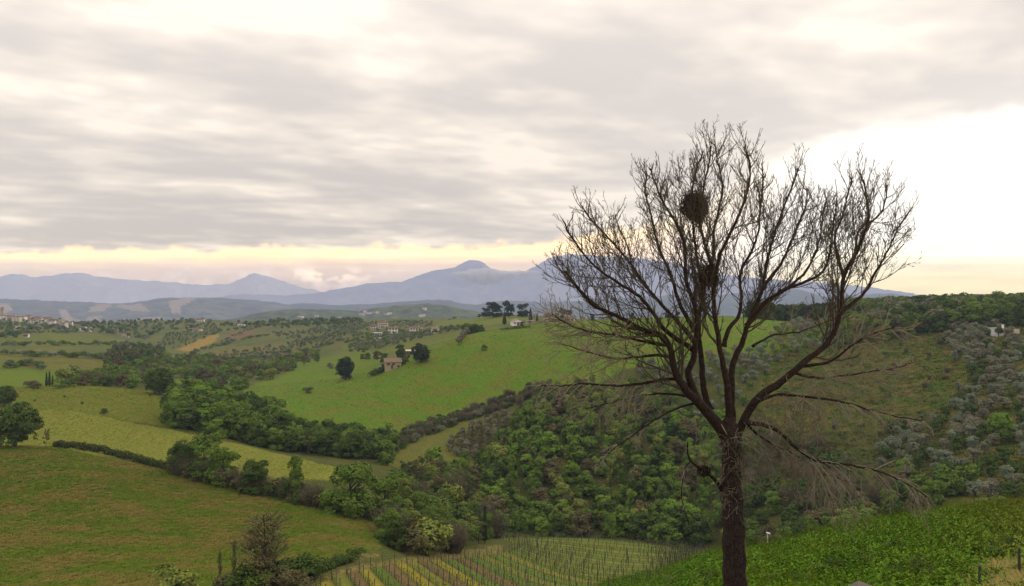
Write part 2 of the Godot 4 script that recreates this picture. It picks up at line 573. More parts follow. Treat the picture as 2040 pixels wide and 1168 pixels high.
func crest_row(pts: Array, u: float) -> float:
	# Catmull-Rom through the crest points
	var n := pts.size()
	var k := 0
	while k < n - 2 and u > float(pts[k + 1][0]): k += 1
	var p0: float = pts[maxi(k - 1, 0)][1]
	var p1: float = pts[k][1]
	var p2: float = pts[k + 1][1]
	var p3: float = pts[mini(k + 2, n - 1)][1]
	var t: float = clampf((u - float(pts[k][0])) / (float(pts[k + 1][0]) - float(pts[k][0])), 0.0, 1.0)
	var m1 := (p2 - p0) * 0.35
	var m2 := (p3 - p1) * 0.35
	var t2 := t * t
	var t3 := t2 * t
	return (2 * t3 - 3 * t2 + 1) * p1 + (t3 - 2 * t2 + t) * m1 + (-2 * t3 + 3 * t2) * p2 + (t3 - t2) * m2

func wooded(u: float, v: float, x: float, d: float, _k: float) -> Color:
	var m := noise_b.get_noise_2d(x * 0.012, d * 0.012) + 0.5 * noise_b.get_noise_2d(x * 0.05, d * 0.03)
	return Color(0.045, 0.065, 0.035).lerp(Color(0.120, 0.145, 0.050), clampf(0.45 + m * 1.2, 0.0, 1.0))

var TAN := []
func far_fields(u: float, v: float, x: float, d: float, _k: float) -> Color:
	var m := noise_b.get_noise_2d(x * 0.004, d * 0.003) + 0.5 * noise_b.get_noise_2d(x * 0.015, d * 0.01)
	var c := Color(0.085, 0.100, 0.080).lerp(Color(0.170, 0.180, 0.110), clampf(0.4 + m * 1.1, 0.0, 1.0))
	var ju := u + m * 5.0
	var jv := v + m * 3.0
	for p in TAN:
		if inside(p, ju, jv): return Color(0.33, 0.27, 0.18)
	return c

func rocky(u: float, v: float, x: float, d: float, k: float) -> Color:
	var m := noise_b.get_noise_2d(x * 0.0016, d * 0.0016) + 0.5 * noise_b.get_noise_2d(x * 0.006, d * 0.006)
	return Color(0.36, 0.39, 0.44).lerp(Color(0.46, 0.47, 0.50), clampf(0.5 + m * 0.9, 0.0, 1.0))  # limestone grey, made paler and bluer to imitate haze in the colour

func haze_pale(u: float, v: float, x: float, d: float, k: float) -> Color:
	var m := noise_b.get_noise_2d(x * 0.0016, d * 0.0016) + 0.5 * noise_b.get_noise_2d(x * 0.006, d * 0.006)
	return Color(0.80, 0.78, 0.78).lerp(Color(0.90, 0.88, 0.88), clampf(0.6 + m * 0.8, 0.0, 1.0))  # near-white base colour, standing in for the haze over this range

func build_far():
	var m := StandardMaterial3D.new()
	m.vertex_color_use_as_albedo = true
	m.roughness = 1.0
	m.metallic_specular = 0.1
	mats["land"] = m
	TAN = [
		poly([172, 622, 178, 611, 200, 606, 222, 607, 210, 618, 190, 622]), poly([115, 618, 130, 616, 140, 632, 165, 640, 130, 640]), poly([-20, 604, 15, 606, 26, 618, 10, 624, -20, 622]),
		poly([225, 610, 262, 606, 290, 620, 262, 619]), poly([335, 600, 372, 592, 392, 596, 360, 608, 358, 624, 342, 626]), poly([262, 607, 280, 604, 300, 622, 285, 622]), poly([170, 634, 205, 629, 200, 640, 175, 640]), poly([240, 640, 300, 630, 330, 634, 270, 648]),
	]
	# the near blue hill with houses in the middle
	ridge("middle_hill", "low blue green hill with scattered houses below the mountain", [[300, 660], [420, 644], [470, 634], [520, 622], [565, 617], [600, 616], [680, 617], [715, 619], [760, 613], [810, 607], [850, 605], [890, 609], [930, 617], [980, 628], [1060, 640], [1200, 652]], 3600, 900, 700, EYE - 150, wooded, 260, 1.6, 5)
	ridge("left_hill", "pale distant hill range with tan fields on the left", [[-500, 600], [-200, 590], [0, 594], [60, 597], [130, 600], [180, 602], [230, 604], [270, 601], [310, 595], [350, 592], [400, 592], [450, 594], [500, 597], [545, 602], [590, 610], [650, 622], [760, 640]], 8000, 2400, 1500, EYE - 190, far_fields, 330, 1.8, 9)
	ridge("right_hill", "hazy low foothills under the mountain on the right", [[540, 612], [600, 603], [660, 607], [720, 606], [800, 600], [880, 596], [940, 606], [1020, 598], [1100, 602], [1250, 592], [1330, 588], [1400, 590], [1500, 580], [1580, 575], [1650, 590], [1760, 584], [1900, 600], [2100, 604], [2400, 612]], 10000, 2200, 1500, EYE - 195, wooded, 240, 2.2, 13)
	ridge("long_mountain", "long hazy blue mountain rising behind the bare tree", [[380, 606], [440, 590], [490, 585], [560, 588], [620, 584], [680, 574], [740, 563], [800, 561], [850, 556], [930, 566], [985, 566], [1030, 548], [1060, 533], [1100, 512], [1140, 506], [1200, 509], [1260, 512], [1320, 520], [1380, 535], [1450, 548], [1530, 556], [1600, 560], [1700, 568], [1780, 578], [1860, 590], [1960, 600], [2200, 606]], 14500, 4000, 2500, EYE - 195, rocky, 420, 2.0, 17)
	ridge("peak_mountain", "hazy blue mountain peak with a flat top in the middle", [[760, 580], [820, 554], [850, 543], [862, 539], [885, 536], [905, 532], [922, 523], [936, 518], [952, 518], [962, 522], [972, 530], [985, 538], [1010, 545], [1060, 560], [1120, 575]], 15500, 2600, 2000, EYE - 195, rocky, 260, 1.3, 23)
	ridge("haze_pale_mountain", "pale mountain range on the far left horizon", [[-600, 560], [-100, 548], [0, 550], [30, 545], [70, 551], [110, 547], [150, 543], [200, 550], [260, 556], [330, 561], [400, 566], [455, 564], [485, 552], [505, 543], [528, 548], [555, 557], [600, 571], [660, 584], [740, 600]], 16500, 3000, 1500, EYE - 195, haze_pale, 330, 3.0, 31)
# ------------------------------------------------------------------ mesh building
class Shape:
	var v := PackedVector3Array()
	var n := PackedVector3Array()
	var c := PackedColorArray()
	var i := PackedInt32Array()
	func mesh() -> ArrayMesh:
		var m := ArrayMesh.new()
		if v.is_empty(): return m
		var a := []
		a.resize(Mesh.ARRAY_MAX)
		a[Mesh.ARRAY_VERTEX] = v
		a[Mesh.ARRAY_NORMAL] = n
		a[Mesh.ARRAY_COLOR] = c
		a[Mesh.ARRAY_INDEX] = i
		m.add_surface_from_arrays(Mesh.PRIMITIVE_TRIANGLES, a)
		return m

func tube(s: Shape, pts: PackedVector3Array, radii: PackedFloat32Array, sides: int, col: Color, wobble := 0.0):
	var n := pts.size()
	var base := s.v.size()
	var side := Vector3.RIGHT
	for k in n:
		var dir: Vector3 = (pts[mini(k + 1, n - 1)] - pts[maxi(k - 1, 0)]).normalized()
		if k == 0:
			side = dir.cross(Vector3(0.31, 0.17, 0.93)).normalized()
		side = (side - dir * side.dot(dir)).normalized()
		var up := side.cross(dir)
		for q in sides:
			var a := TAU * q / sides
			var o := side * cos(a) + up * sin(a)
			var r := radii[k]
			if wobble > 0.0: r *= 1.0 + wobble * noise_b.get_noise_3d(o.x * 2.2 + pts[k].x, pts[k].y * 0.55, o.z * 2.2 + pts[k].z)
			s.v.append(pts[k] + o * r)
			s.n.append(o)
			s.c.append(col)
	for k in n - 1:
		for q in sides:
			var a := base + k * sides + q
			var b := base + k * sides + (q + 1) % sides
			s.i.append_array(PackedInt32Array([a, b, a + sides, b, b + sides, a + sides]))

func box(s: Shape, c: Vector3, h: Vector3, col: Color, basis := Basis.IDENTITY):
	for ax in 3:
		for sg in [-1.0, 1.0]:
			var nn := Vector3.ZERO
			nn[ax] = sg
			var e1 := Vector3.ZERO
			var e2 := Vector3.ZERO
			e1[(ax + 1) % 3] = h[(ax + 1) % 3]
			e2[(ax + 2) % 3] = h[(ax + 2) % 3] * sg
			var o := nn * h[ax]
			var b := s.v.size()
			for q in [o - e1 - e2, o + e1 - e2, o + e1 + e2, o - e1 + e2]:
				s.v.append(c + basis * q)
				s.n.append(basis * nn)
				s.c.append(col)
			s.i.append_array(PackedInt32Array([b, b + 2, b + 1, b, b + 3, b + 2]))

func quad(s: Shape, a: Vector3, b: Vector3, c: Vector3, d: Vector3, col: Color):
	var nn := (c - a).cross(b - a).normalized()
	var k := s.v.size()
	for p in [a, b, c, d]:
		s.v.append(p)
		s.n.append(nn)
		s.c.append(col)
	s.i.append_array(PackedInt32Array([k, k + 1, k + 2, k, k + 2, k + 3]))

func rand_dir() -> Vector3:
	var z := rng.randf_range(-1.0, 1.0)
	var a := rng.randf() * TAU
	var r := sqrt(1.0 - z * z)
	return Vector3(r * cos(a), z, r * sin(a))

func leaf(s: Shape, p: Vector3, nn: Vector3, size: float, col: Color, long := 1.5):
	var t := nn.cross(rand_dir()).normalized()
	var b := nn.cross(t)
	var l := t * size * 0.5 * long
	var w := b * size * 0.5
	var k := s.v.size()
	s.v.append_array(PackedVector3Array([p - l, p + w, p + l, p - w]))
	s.n.append_array(PackedVector3Array([nn, nn, nn, nn]))
	s.c.append_array(PackedColorArray([col, col, col, col]))
	s.i.append_array(PackedInt32Array([k, k + 1, k + 2, k, k + 2, k + 3]))

func leaf_tint(spread: float) -> Color:
	var b := 1.0 + rng.randf_range(-spread, spread)
	var y := rng.randf_range(-spread, spread) * 0.5
	return Color(b * (1.0 + y), b, b * (1.0 - y))

# leaves in clumps spread through ellipsoid lobes [centre, radii]
func clump(s: Shape, lobes: Array, per_lobe: int, size: float, spread := 0.3, inner := 0.45, long := 1.5):
	for L in lobes:
		var c: Vector3 = L[0]
		var r: Vector3 = L[1]
		var tone := leaf_tint(spread * 0.5)
		var subs := []
		for k in 9:
			subs.append([rand_dir(), rng.randf_range(0.25, 0.5)])
		for k in per_lobe:
			var sub = subs[k % 9]
			var dir: Vector3 = (sub[0] + rand_dir() * sub[1] * 1.5).normalized()
			if dir.y < -0.55: dir.y = -dir.y
			var q := lerpf(inner, 1.06, sqrt(rng.randf())) * (1.0 - 0.12 * rng.randf() * rng.randf())
			q *= 0.86 + 0.26 * sub[1] / 0.5
			var p := c + dir * r * q
			if p.y < 0.05: p.y = 0.05 + rng.randf() * 0.1
			var nn := (dir + rand_dir() * 0.75 + Vector3(0, 0.25, 0)).normalized()
			leaf(s, p, nn, size * rng.randf_range(0.7, 1.3), tone * leaf_tint(spread), long)

var protos := {}   # kind -> array of {trunk, crown, h}

func make_proto(kind: String, trunk: Shape, crown: Shape, h: float):
	if not protos.has(kind): protos[kind] = []
	protos[kind].append({"trunk": trunk.mesh() if trunk else null, "crown": crown.mesh(), "h": h})

func trunk_shape(h: float, r: float, limbs: int, reach: float, lean := 0.15) -> Shape:
	var s := Shape.new()
	var top := Vector3(rng.randf_range(-lean, lean) * h, h, rng.randf_range(-lean, lean) * h)
	tube(s, PackedVector3Array([Vector3(0, -0.5, 0), top * 0.25 + Vector3(0.05, 0, 0), top * 0.6, top]), PackedFloat32Array([r * 1.3, r, r * 0.7, r * 0.2]), 6, Color.WHITE)
	for k in limbs:
		var t := rng.randf_range(0.3, 0.75)
		var a := rng.randf() * TAU
		var p := top * t
		var e := p + Vector3(cos(a) * reach, reach * rng.randf_range(0.6, 1.5), sin(a) * reach)
		tube(s, PackedVector3Array([p, p.lerp(e, 0.5) + Vector3(0, -0.08 * reach, 0), e]), PackedFloat32Array([r * 0.45, r * 0.3, r * 0.08]), 5, Color.WHITE)
	return s

func build_protos():
	# broad leafy trees, 8 m
	for k in 5:
		rng.seed = 100 + k
		var lobes := []
		for q in 11:
			var a := q * 2.4 + rng.randf() * 0.8
			var y := rng.randf_range(1.3, 6.9)
			var rr := rng.randf_range(0.9, 2.4) * sqrt(clampf(1.25 - pow((y - 3.8) / 4.0, 2.0), 0.1, 1.2))
			var rad := rng.randf_range(1.0, 1.7)
			lobes.append([Vector3(cos(a) * rr, y, sin(a) * rr), Vector3(rad, rad * rng.randf_range(0.7, 0.95), rad)])
		lobes.append([Vector3(0.2, 4.2, 0), Vector3(1.9, 2.2, 1.9)])
		for q in 4: lobes.append([Vector3(cos(q * 1.6) * 1.5, 1.0, sin(q * 1.6) * 1.5), Vector3(1.3, 1.0, 1.3)])
		var s := Shape.new()
		clump(s, lobes, 250, 0.36, 0.28)
		make_proto("broad", trunk_shape(6.5, 0.22, 6, 1.9), s, 8.0)
	# the same, finer leaved, for the nearer hedges
	for k in 4:
		rng.seed = 120 + k
		var lobes := []
		for q in 15:
			var a := q * 2.4 + rng.randf() * 0.8
			var y := rng.randf_range(1.0, 6.9)
			var rr := rng.randf_range(0.9, 2.5) * sqrt(clampf(1.25 - pow((y - 3.6) / 4.0, 2.0), 0.1, 1.2))
			var rad := rng.randf_range(0.85, 1.5)
			lobes.append([Vector3(cos(a) * rr, y, sin(a) * rr), Vector3(rad, rad * rng.randf_range(0.7, 0.95), rad)])
		lobes.append([Vector3(0.2, 4.0, 0), Vector3(1.9, 2.2, 1.9)])
		for q in 4: lobes.append([Vector3(cos(q * 1.6) * 1.5, 1.0, sin(q * 1.6) * 1.5), Vector3(1.3, 1.0, 1.3)])
		var s := Shape.new()
		clump(s, lobes, 620, 0.20, 0.3)
		make_proto("full", trunk_shape(6.5, 0.22, 6, 1.9), s, 8.0)
	# full round heads down to the ground, 7 m
	for k in 3:
		rng.seed = 130 + k
		var lobes := []
		for q in 24:
			var y := 1.0 - 2.0 * (q + 0.5) / 24.0
			var a := q * 2.4 + k
			var rr := sqrt(1.0 - y * y)
			var rad := rng.randf_range(0.95, 1.45)
			lobes.append([Vector3(cos(a) * rr * 2.3, 3.4 + y * 2.4, sin(a) * rr * 2.3) + rand_dir() * 0.35, Vector3(rad, rad * 0.85, rad)])
		lobes.append([Vector3(0, 3.4, 0), Vector3(2.2, 2.4, 2.2)])
		var s := Shape.new()
		clump(s, lobes, 420, 0.21, 0.3)
		make_proto("round", trunk_shape(5.0, 0.25, 5, 1.9), s, 7.0)
	# slender spring tree: fine upright twigs with small leaves, 9 m
	for k in 2:
		rng.seed = 150 + k
		var t := Shape.new()
		tube(t, PackedVector3Array([Vector3(0, -0.4, 0), Vector3(0.06, 2.2, 0), Vector3(-0.05, 5.0, 0.05), Vector3(0.05, 8.2, 0)]), PackedFloat32Array([0.17, 0.13, 0.08, 0.02]), 7, Color(1.3, 1.2, 1.1))
		for q in 46:
			var y := rng.randf_range(1.4, 7.4)
			var a := q * 2.4 + rng.randf()
			sprout(t, Vector3(0, y, 0), Vector3(cos(a), rng.randf_range(0.5, 1.2), sin(a)), rng.randf_range(1.3, 2.6) * clampf(1.3 - absf(y - 3.6) / 6.0, 0.35, 1.0), 0.035, 0, 0.5, Color(1.4, 1.25, 1.05), 0.42)
		var lobes := []
		for q in 20:
			var y := rng.randf_range(1.6, 7.9)
			var rr := rng.randf_range(0.2, 1.7) * clampf(1.25 - absf(y - 4.2) / 5.0, 0.2, 1.0)
			lobes.append([Vector3(cos(q * 2.4) * rr, y, sin(q * 2.4) * rr), Vector3(0.9, 0.9, 0.9)])
		var s := Shape.new()
		clump(s, lobes, 130, 0.11, 0.35, 0.0)
		make_proto("twiggy", t, s, 9.0)
	# tall narrow trees, 9 m
	for k in 3:
		rng.seed = 140 + k
		var lobes := []
		for q in 12:
			var a := q * 2.4
			var y := 1.8 + q * 0.58
			var rr := rng.randf_range(0.3, 1.1)
			lobes.append([Vector3(cos(a) * rr, y, sin(a) * rr), Vector3(1, 0.95, 1) * rng.randf_range(0.75, 1.25)])
		var s := Shape.new()
		clump(s, lobes, 320, 0.22, 0.3)
		make_proto("tall", trunk_shape(8.0, 0.2, 5, 1.2, 0.05), s, 9.2)
	# open airy trees with their limbs showing, 8 m
	for k in 2:
		rng.seed = 160 + k
		var lobes := []
		for q in 16:
			var a := q * 2.4 + rng.randf()
			var y := rng.randf_range(1.8, 7.2)
			var rr := rng.randf_range(0.8, 2.3) * sqrt(clampf(1.2 - pow((y - 4.0) / 4.2, 2.0), 0.1, 1.2))
			lobes.append([Vector3(cos(a) * rr, y, sin(a) * rr), Vector3(1, 0.7, 1) * rng.randf_range(0.5, 1.0)])
		var s := Shape.new()
		clump(s, lobes, 260, 0.15, 0.35, 0.15)
		make_proto("airy", trunk_shape(7.4, 0.15, 26, 1.7, 0.05), s, 8.0)
	# round dense olives, 4.5 m
	for k in 4:
		rng.seed = 180 + k
		var lobes := []
		for q in 8:
			var a := q * 2.4 + rng.randf() * 0.6
			var y := rng.randf_range(1.3, 3.7)
			var rr := rng.randf_range(0.4, 1.3)
			var rad := rng.randf_range(0.75, 1.15)
			lobes.append([Vector3(cos(a) * rr, y, sin(a) * rr), Vector3(rad, rad * 0.85, rad)])
		lobes.append([Vector3(0, 2.4, 0), Vector3(1.4, 1.5, 1.4)])
		var s := Shape.new()
		clump(s, lobes, 210, 0.24, 0.25, 0.4, 1.8)
		make_proto("olive", trunk_shape(2.4, 0.2, 4, 1.1), s, 4.5)
	# leafy shrubs, 2.5 m
	for k in 4:
		rng.seed = 200 + k
		var lobes := []
		for q in 7:
			var a := q * 2.4 + rng.randf()
			var rr := rng.randf_range(0.3, 1.3)
			var rad := rng.randf_range(0.6, 1.0)
			lobes.append([Vector3(cos(a) * rr, rng.randf_range(0.5, 1.7), sin(a) * rr), Vector3(rad, rad * 0.8, rad)])
		var s := Shape.new()
		clump(s, lobes, 260, 0.16, 0.3)
		make_proto("shrub", trunk_shape(1.2, 0.06, 3, 0.6), s, 2.5)
	# leafless scrub: bundles of thin stems, 3 m
	for k in 3:
		rng.seed = 220 + k
		var s := Shape.new()
		for q in 210:
			var a := rng.randf() * TAU
			var o := Vector3(cos(a), 0, sin(a)) * rng.randf_range(0.0, 0.8)
			var e := o + Vector3(cos(a) * rng.randf_range(0.1, 1.1), rng.randf_range(1.2, 3.0), sin(a) * rng.randf_range(0.1, 1.1)) + rand_dir() * 0.35
			var m := o.lerp(e, 0.55) + rand_dir() * 0.2
			tube(s, PackedVector3Array([o, m, e]), PackedFloat32Array([0.035, 0.025, 0.012]), 3, leaf_tint(0.25))
			for w in 3:
				var f := m.lerp(e, rng.randf())
				tube(s, PackedVector3Array([f, f + rand_dir() * 0.5 + Vector3(0, 0.25, 0)]), PackedFloat32Array([0.018, 0.008]), 3, leaf_tint(0.25))
		make_proto("dry", null, s, 3.0)
	# cypress, 8 m
	for k in 2:
		rng.seed = 240 + k
		var s := Shape.new()
		for q in 1500:
			var y := pow(rng.randf(), 0.9) * 7.6 + 0.4
			var r := 0.85 * sqrt(clampf((8.0 - y) / 8.0, 0.0, 1.0)) * clampf(y / 1.2, 0.35, 1.0) * lerpf(0.6, 1.05, sqrt(rng.randf()))
			var a := rng.randf() * TAU
			var o := Vector3(cos(a), 0, sin(a))
			leaf(s, o * r + Vector3(0, y, 0), (o + rand_dir() * 0.5 + Vector3(0, 0.3, 0)).normalized(), 0.3, leaf_tint(0.3), 1.6)
		make_proto("cypress", trunk_shape(6.0, 0.16, 0, 0.0, 0.0), s, 8.0)
	# round-headed pine, 11 m
	for k in 2:
		rng.seed = 260 + k
		var lobes := []
		for q in 14:
			var a := q * 2.4 + rng.randf()
			var rr := rng.randf_range(0.5, 3.3)
			lobes.append([Vector3(cos(a) * rr, rng.randf_range(3.2, 9.6 - rr * 0.5), sin(a) * rr), Vector3(1.6, 1.15, 1.6) * rng.randf_range(0.8, 1.15)])
		var s := Shape.new()
		clump(s, lobes, 190, 0.5, 0.25)
		make_proto("pine", trunk_shape(8.5, 0.3, 6, 2.4, 0.03), s, 11.0)
	# far tree, coarse, 7 m
	for k in 3:
		rng.seed = 280 + k
		var lobes := []
		for q in 6:
			var a := q * 2.4
			var rr := rng.randf_range(0.6, 1.8)
			lobes.append([Vector3(cos(a) * rr, rng.randf_range(2.0, 5.4), sin(a) * rr), Vector3(1.6, 1.4, 1.6)])
		var s := Shape.new()
		clump(s, lobes, 46, 0.85, 0.25, 0.6)
		make_proto("far", null, s, 7.0)
	mats["bark"] = flat_mat("bark", Color(0.075, 0.062, 0.050), 0.95)
	leaf_mat("leaf_deep", Color(0.068, 0.108, 0.026))
	leaf_mat("leaf_mid", Color(0.118, 0.186, 0.033))
	leaf_mat("leaf_bright", Color(0.150, 0.245, 0.034))
	leaf_mat("leaf_yellow", Color(0.195, 0.230, 0.050))
	leaf_mat("leaf_grey", Color(0.190, 0.188, 0.125))
	leaf_mat("leaf_olive", Color(0.185, 0.218, 0.145))
	leaf_mat("leaf_brown", Color(0.135, 0.120, 0.055))
	leaf_mat("leaf_dark", Color(0.034, 0.056, 0.024))
	leaf_mat("twig_brown", Color(0.155, 0.135, 0.090), 0.05)
	leaf_mat("twig_grey", Color(0.23, 0.205, 0.16), 0.05)
	leaf_mat("copies", Color(1, 1, 1))

func plant(called: String, label: String, category: String, group: String, kind: String, mat: String, p: Vector3, h: float, wide := 1.0, pick := -1) -> Node3D:
	var list: Array = protos[kind]
	var pr: Dictionary = list[(rng.randi() if pick < 0 else pick) % list.size()]
	var o := thing(called, label, category, p, rng.randf() * TAU, group)
	var k: float = h / pr.h
	o.scale = Vector3(k * wide, k, k * wide)
	if pr.trunk: part("trunk", pr.trunk, mats["bark"], o)
	part("crown" if kind != "dry" else "stems", pr.crown, mats[mat], o)
	return o

# a tree standing where the photograph's pixel (u, v) meets the ground, tall tall_px pixels
func plant_at(u: float, v: float, tall_px: float, kind: String, mat: String, called: String, label: String, category := "tree", group := "", wide := 1.0, dmin := 24.0) -> Node3D:
	var p := hit(u, v, dmin)
	while p.z < -2500.0 and v < 700.0:
		v += 2.0
		p = hit(u, v, dmin)
	return plant(called, label, category, group, kind, mat, p, tall_px * -p.z / F, wide)

# every spot of a zone: [position, height, kind, material]
func zone_spots(pts: Array, dmin: float, dmax: float, gap: float, kinds: Array, tints: Array, hmin: float, hmax: float, seed_no: int, rows := 0.0, keep := 1.0) -> Array:
	var r := RandomNumberGenerator.new()
	r.seed = seed_no
	var pg := poly(pts)
	var lo := Vector2(1e9, 1e9)
	var hi := Vector2(-1e9, -1e9)
	for p in pg:
		lo = lo.min(p)
		hi = hi.max(p)
	var out := []
	var x0: float = minf(dmin * (lo.x - CX), dmax * (lo.x - CX)) / F
	var x1: float = maxf(dmin * (hi.x - CX), dmax * (hi.x - CX)) / F
	var nx := int((x1 - x0) / gap) + 1
	var nd := int((dmax - dmin) / gap) + 1
	for j in nd:
		for i in nx:
			var jit: float = 0.42 if rows <= 0.0 else 0.12
			var x: float = x0 + (i + r.randf_range(-jit, jit) + 0.5 * (j % 2) * (0.0 if rows > 0.0 else 1.0)) * gap
			var d: float = dmin + (j + r.randf_range(-jit, jit)) * gap * (rows if rows > 0.0 else 1.0)
			var h: float = r.randf_range(hmin, hmax)
			var kk: String = kinds[r.randi() % kinds.size()]
			var mm: String = tints[r.randi() % tints.size()]
			var wide := r.randf_range(0.85, 1.25)
			if r.randf() > keep or d < dmin or d > dmax: continue
			var u := CX + F * x / d
			if u < lo.x or u > hi.x: continue
			var y := ground_ud(u, d)
			var v := VH + (EYE - y) * F / d
			if not inside(pg, u, v): continue
			out.append([Vector3(x, y, -d), h, kk, mm, wide])
	return out

# how much of a tree at p, h tall, is above what the ground in front hides
func in_sight(p: Vector3, h: float) -> bool:
	var d := -p.z
	var u := CX + F * p.x / d
	if u < -30.0 or u > 2070.0: return false
	var slope := (p.y + h * 0.8 - EYE) / d
	var e := 40.0
	while e < d - 6.0:
		if (ground_ud(u, e) - EYE) / e > slope: return false
		e *= 1.06
	return true

const TONE := {"leaf_deep": "deep green", "leaf_mid": "mid green", "leaf_bright": "bright green", "leaf_yellow": "yellow green", "leaf_grey": "grey", "leaf_olive": "silvery", "leaf_brown": "brownish", "leaf_dark": "blackish green", "twig_brown": "leafless brown", "twig_grey": "leafless grey"}
const FORM := {"broad": "spreading", "full": "full-crowned", "round": "round-headed", "twiggy": "twiggy", "tall": "narrow", "airy": "open-crowned", "olive": "round", "shrub": "low bushy", "dry": "twiggy", "far": "round"}
# look and place of one plant of a wood: its tone, size and form, then where it stands
func describe(label: String, s: Array) -> String:
	var d: float = -s[0].z
	var u: float = CX + F * s[0].x / d
	var v: float = VH + (EYE - s[0].y) * F / d
	var size: String = "tall" if s[1] > 7.4 else ("small" if s[1] < 4.2 else "mid-sized")
	var marks := [[1458, 950, "behind the bare trunk"], [1458, 700, "behind the bare crown"], [1100, 800, "below the ridge farmhouse"], [960, 1040, "by the narrow dark tree"], [1300, 1060, "above the vineyard's top"], [1180, 950, "mid-wood, left of the trunk"], [1600, 1040, "behind the lamp post"], [1750, 960, "under the hanging twigs"], [1990, 870, "near the bright round tree"], [1995, 670, "near the white hillside house"], [2020, 980, "near the right edge"], [1850, 900, "at the grove's lower corner"], [1787, 680, "near the small white hut"], [1937, 620, "near the utility pole"], [690, 880, "below the lone dark tree"], [450, 840, "behind the grassy hump"], [600, 900, "above the slim tree"], [800, 1080, "near the vineyard track"], [850, 960, "at the thicket's upper end"], [780, 890, "below the stone farmhouse"], [320, 750, "behind the wide dark tree"], [200, 760, "near the cypress clump"], [500, 750, "at the pale foot of the hill"], [400, 715, "below the yellow field"], [900, 860, "by the scrubby clearing"], [1050, 790, "at the top of the scrub"]]
	var best := 1e9
	var near := ""
	for m in marks:
		var e: float = pow(u - m[0], 2) + pow((v - m[1]) * 1.4, 2)
		if e < best:
			best = e
			near = m[2]
	return "%s %s %s %s, %s" % [TONE[s[3]], size, FORM[s[2]], label.replace("tree of the valley gully", "valley tree").replace("shrub of the field-edge strip", "field-edge shrub"), near]

var rest := []     # spots left for the far mass

func grow_zone(spots: Array, most: int, called: String, label: String, category: String, group: String):
	spots.sort_custom(func(a, b): return a[1] / -a[0].z > b[1] / -b[0].z)
	var n := 0
	for s in spots:
		if n < most and in_sight(s[0], s[1]):
			plant(called, describe(label, s), category, group, s[2], s[3], s[0], s[1], s[4])
			n += 1
		else:
			rest.append(s)

func mass(called: String, label: String, spots: Array):
	# copies by prototype and tint
	var by := {}
	for s in spots:
		var pk: Array = protos[s[2]]
		var key := "%s/%d" % [s[2], rng.randi() % pk.size()]
		if not by.has(key): by[key] = []
		by[key].append(s)
	var o := Node3D.new()
	o.name = numbered(called)
	add_child(o)
	tag(o, label, "", "", "stuff")
	for key in by:
		var bits: PackedStringArray = key.split("/")
		var pr: Dictionary = protos[bits[0]][int(bits[1])]
		var list: Array = by[key]
		var mm := MultiMesh.new()
		mm.transform_format = MultiMesh.TRANSFORM_3D
		mm.use_colors = true
		mm.mesh = pr.crown
		mm.instance_count = list.size()
		for k in list.size():
			var s = list[k]
			var sc: float = s[1] / pr.h
			var b := Basis(Vector3.UP, rng.randf() * TAU).scaled(Vector3(sc * s[4], sc, sc * s[4]))
			mm.set_instance_transform(k, Transform3D(b, s[0]))
			var c: Color = (mats[s[3]] as StandardMaterial3D).albedo_color.srgb_to_linear()
			mm.set_instance_color(k, c * rng.randf_range(0.85, 1.15))
		var mi := MultiMeshInstance3D.new()
		mi.name = "crown"
		mi.multimesh = mm
		mi.material_override = mats["copies"]
		o.add_child(mi, true)
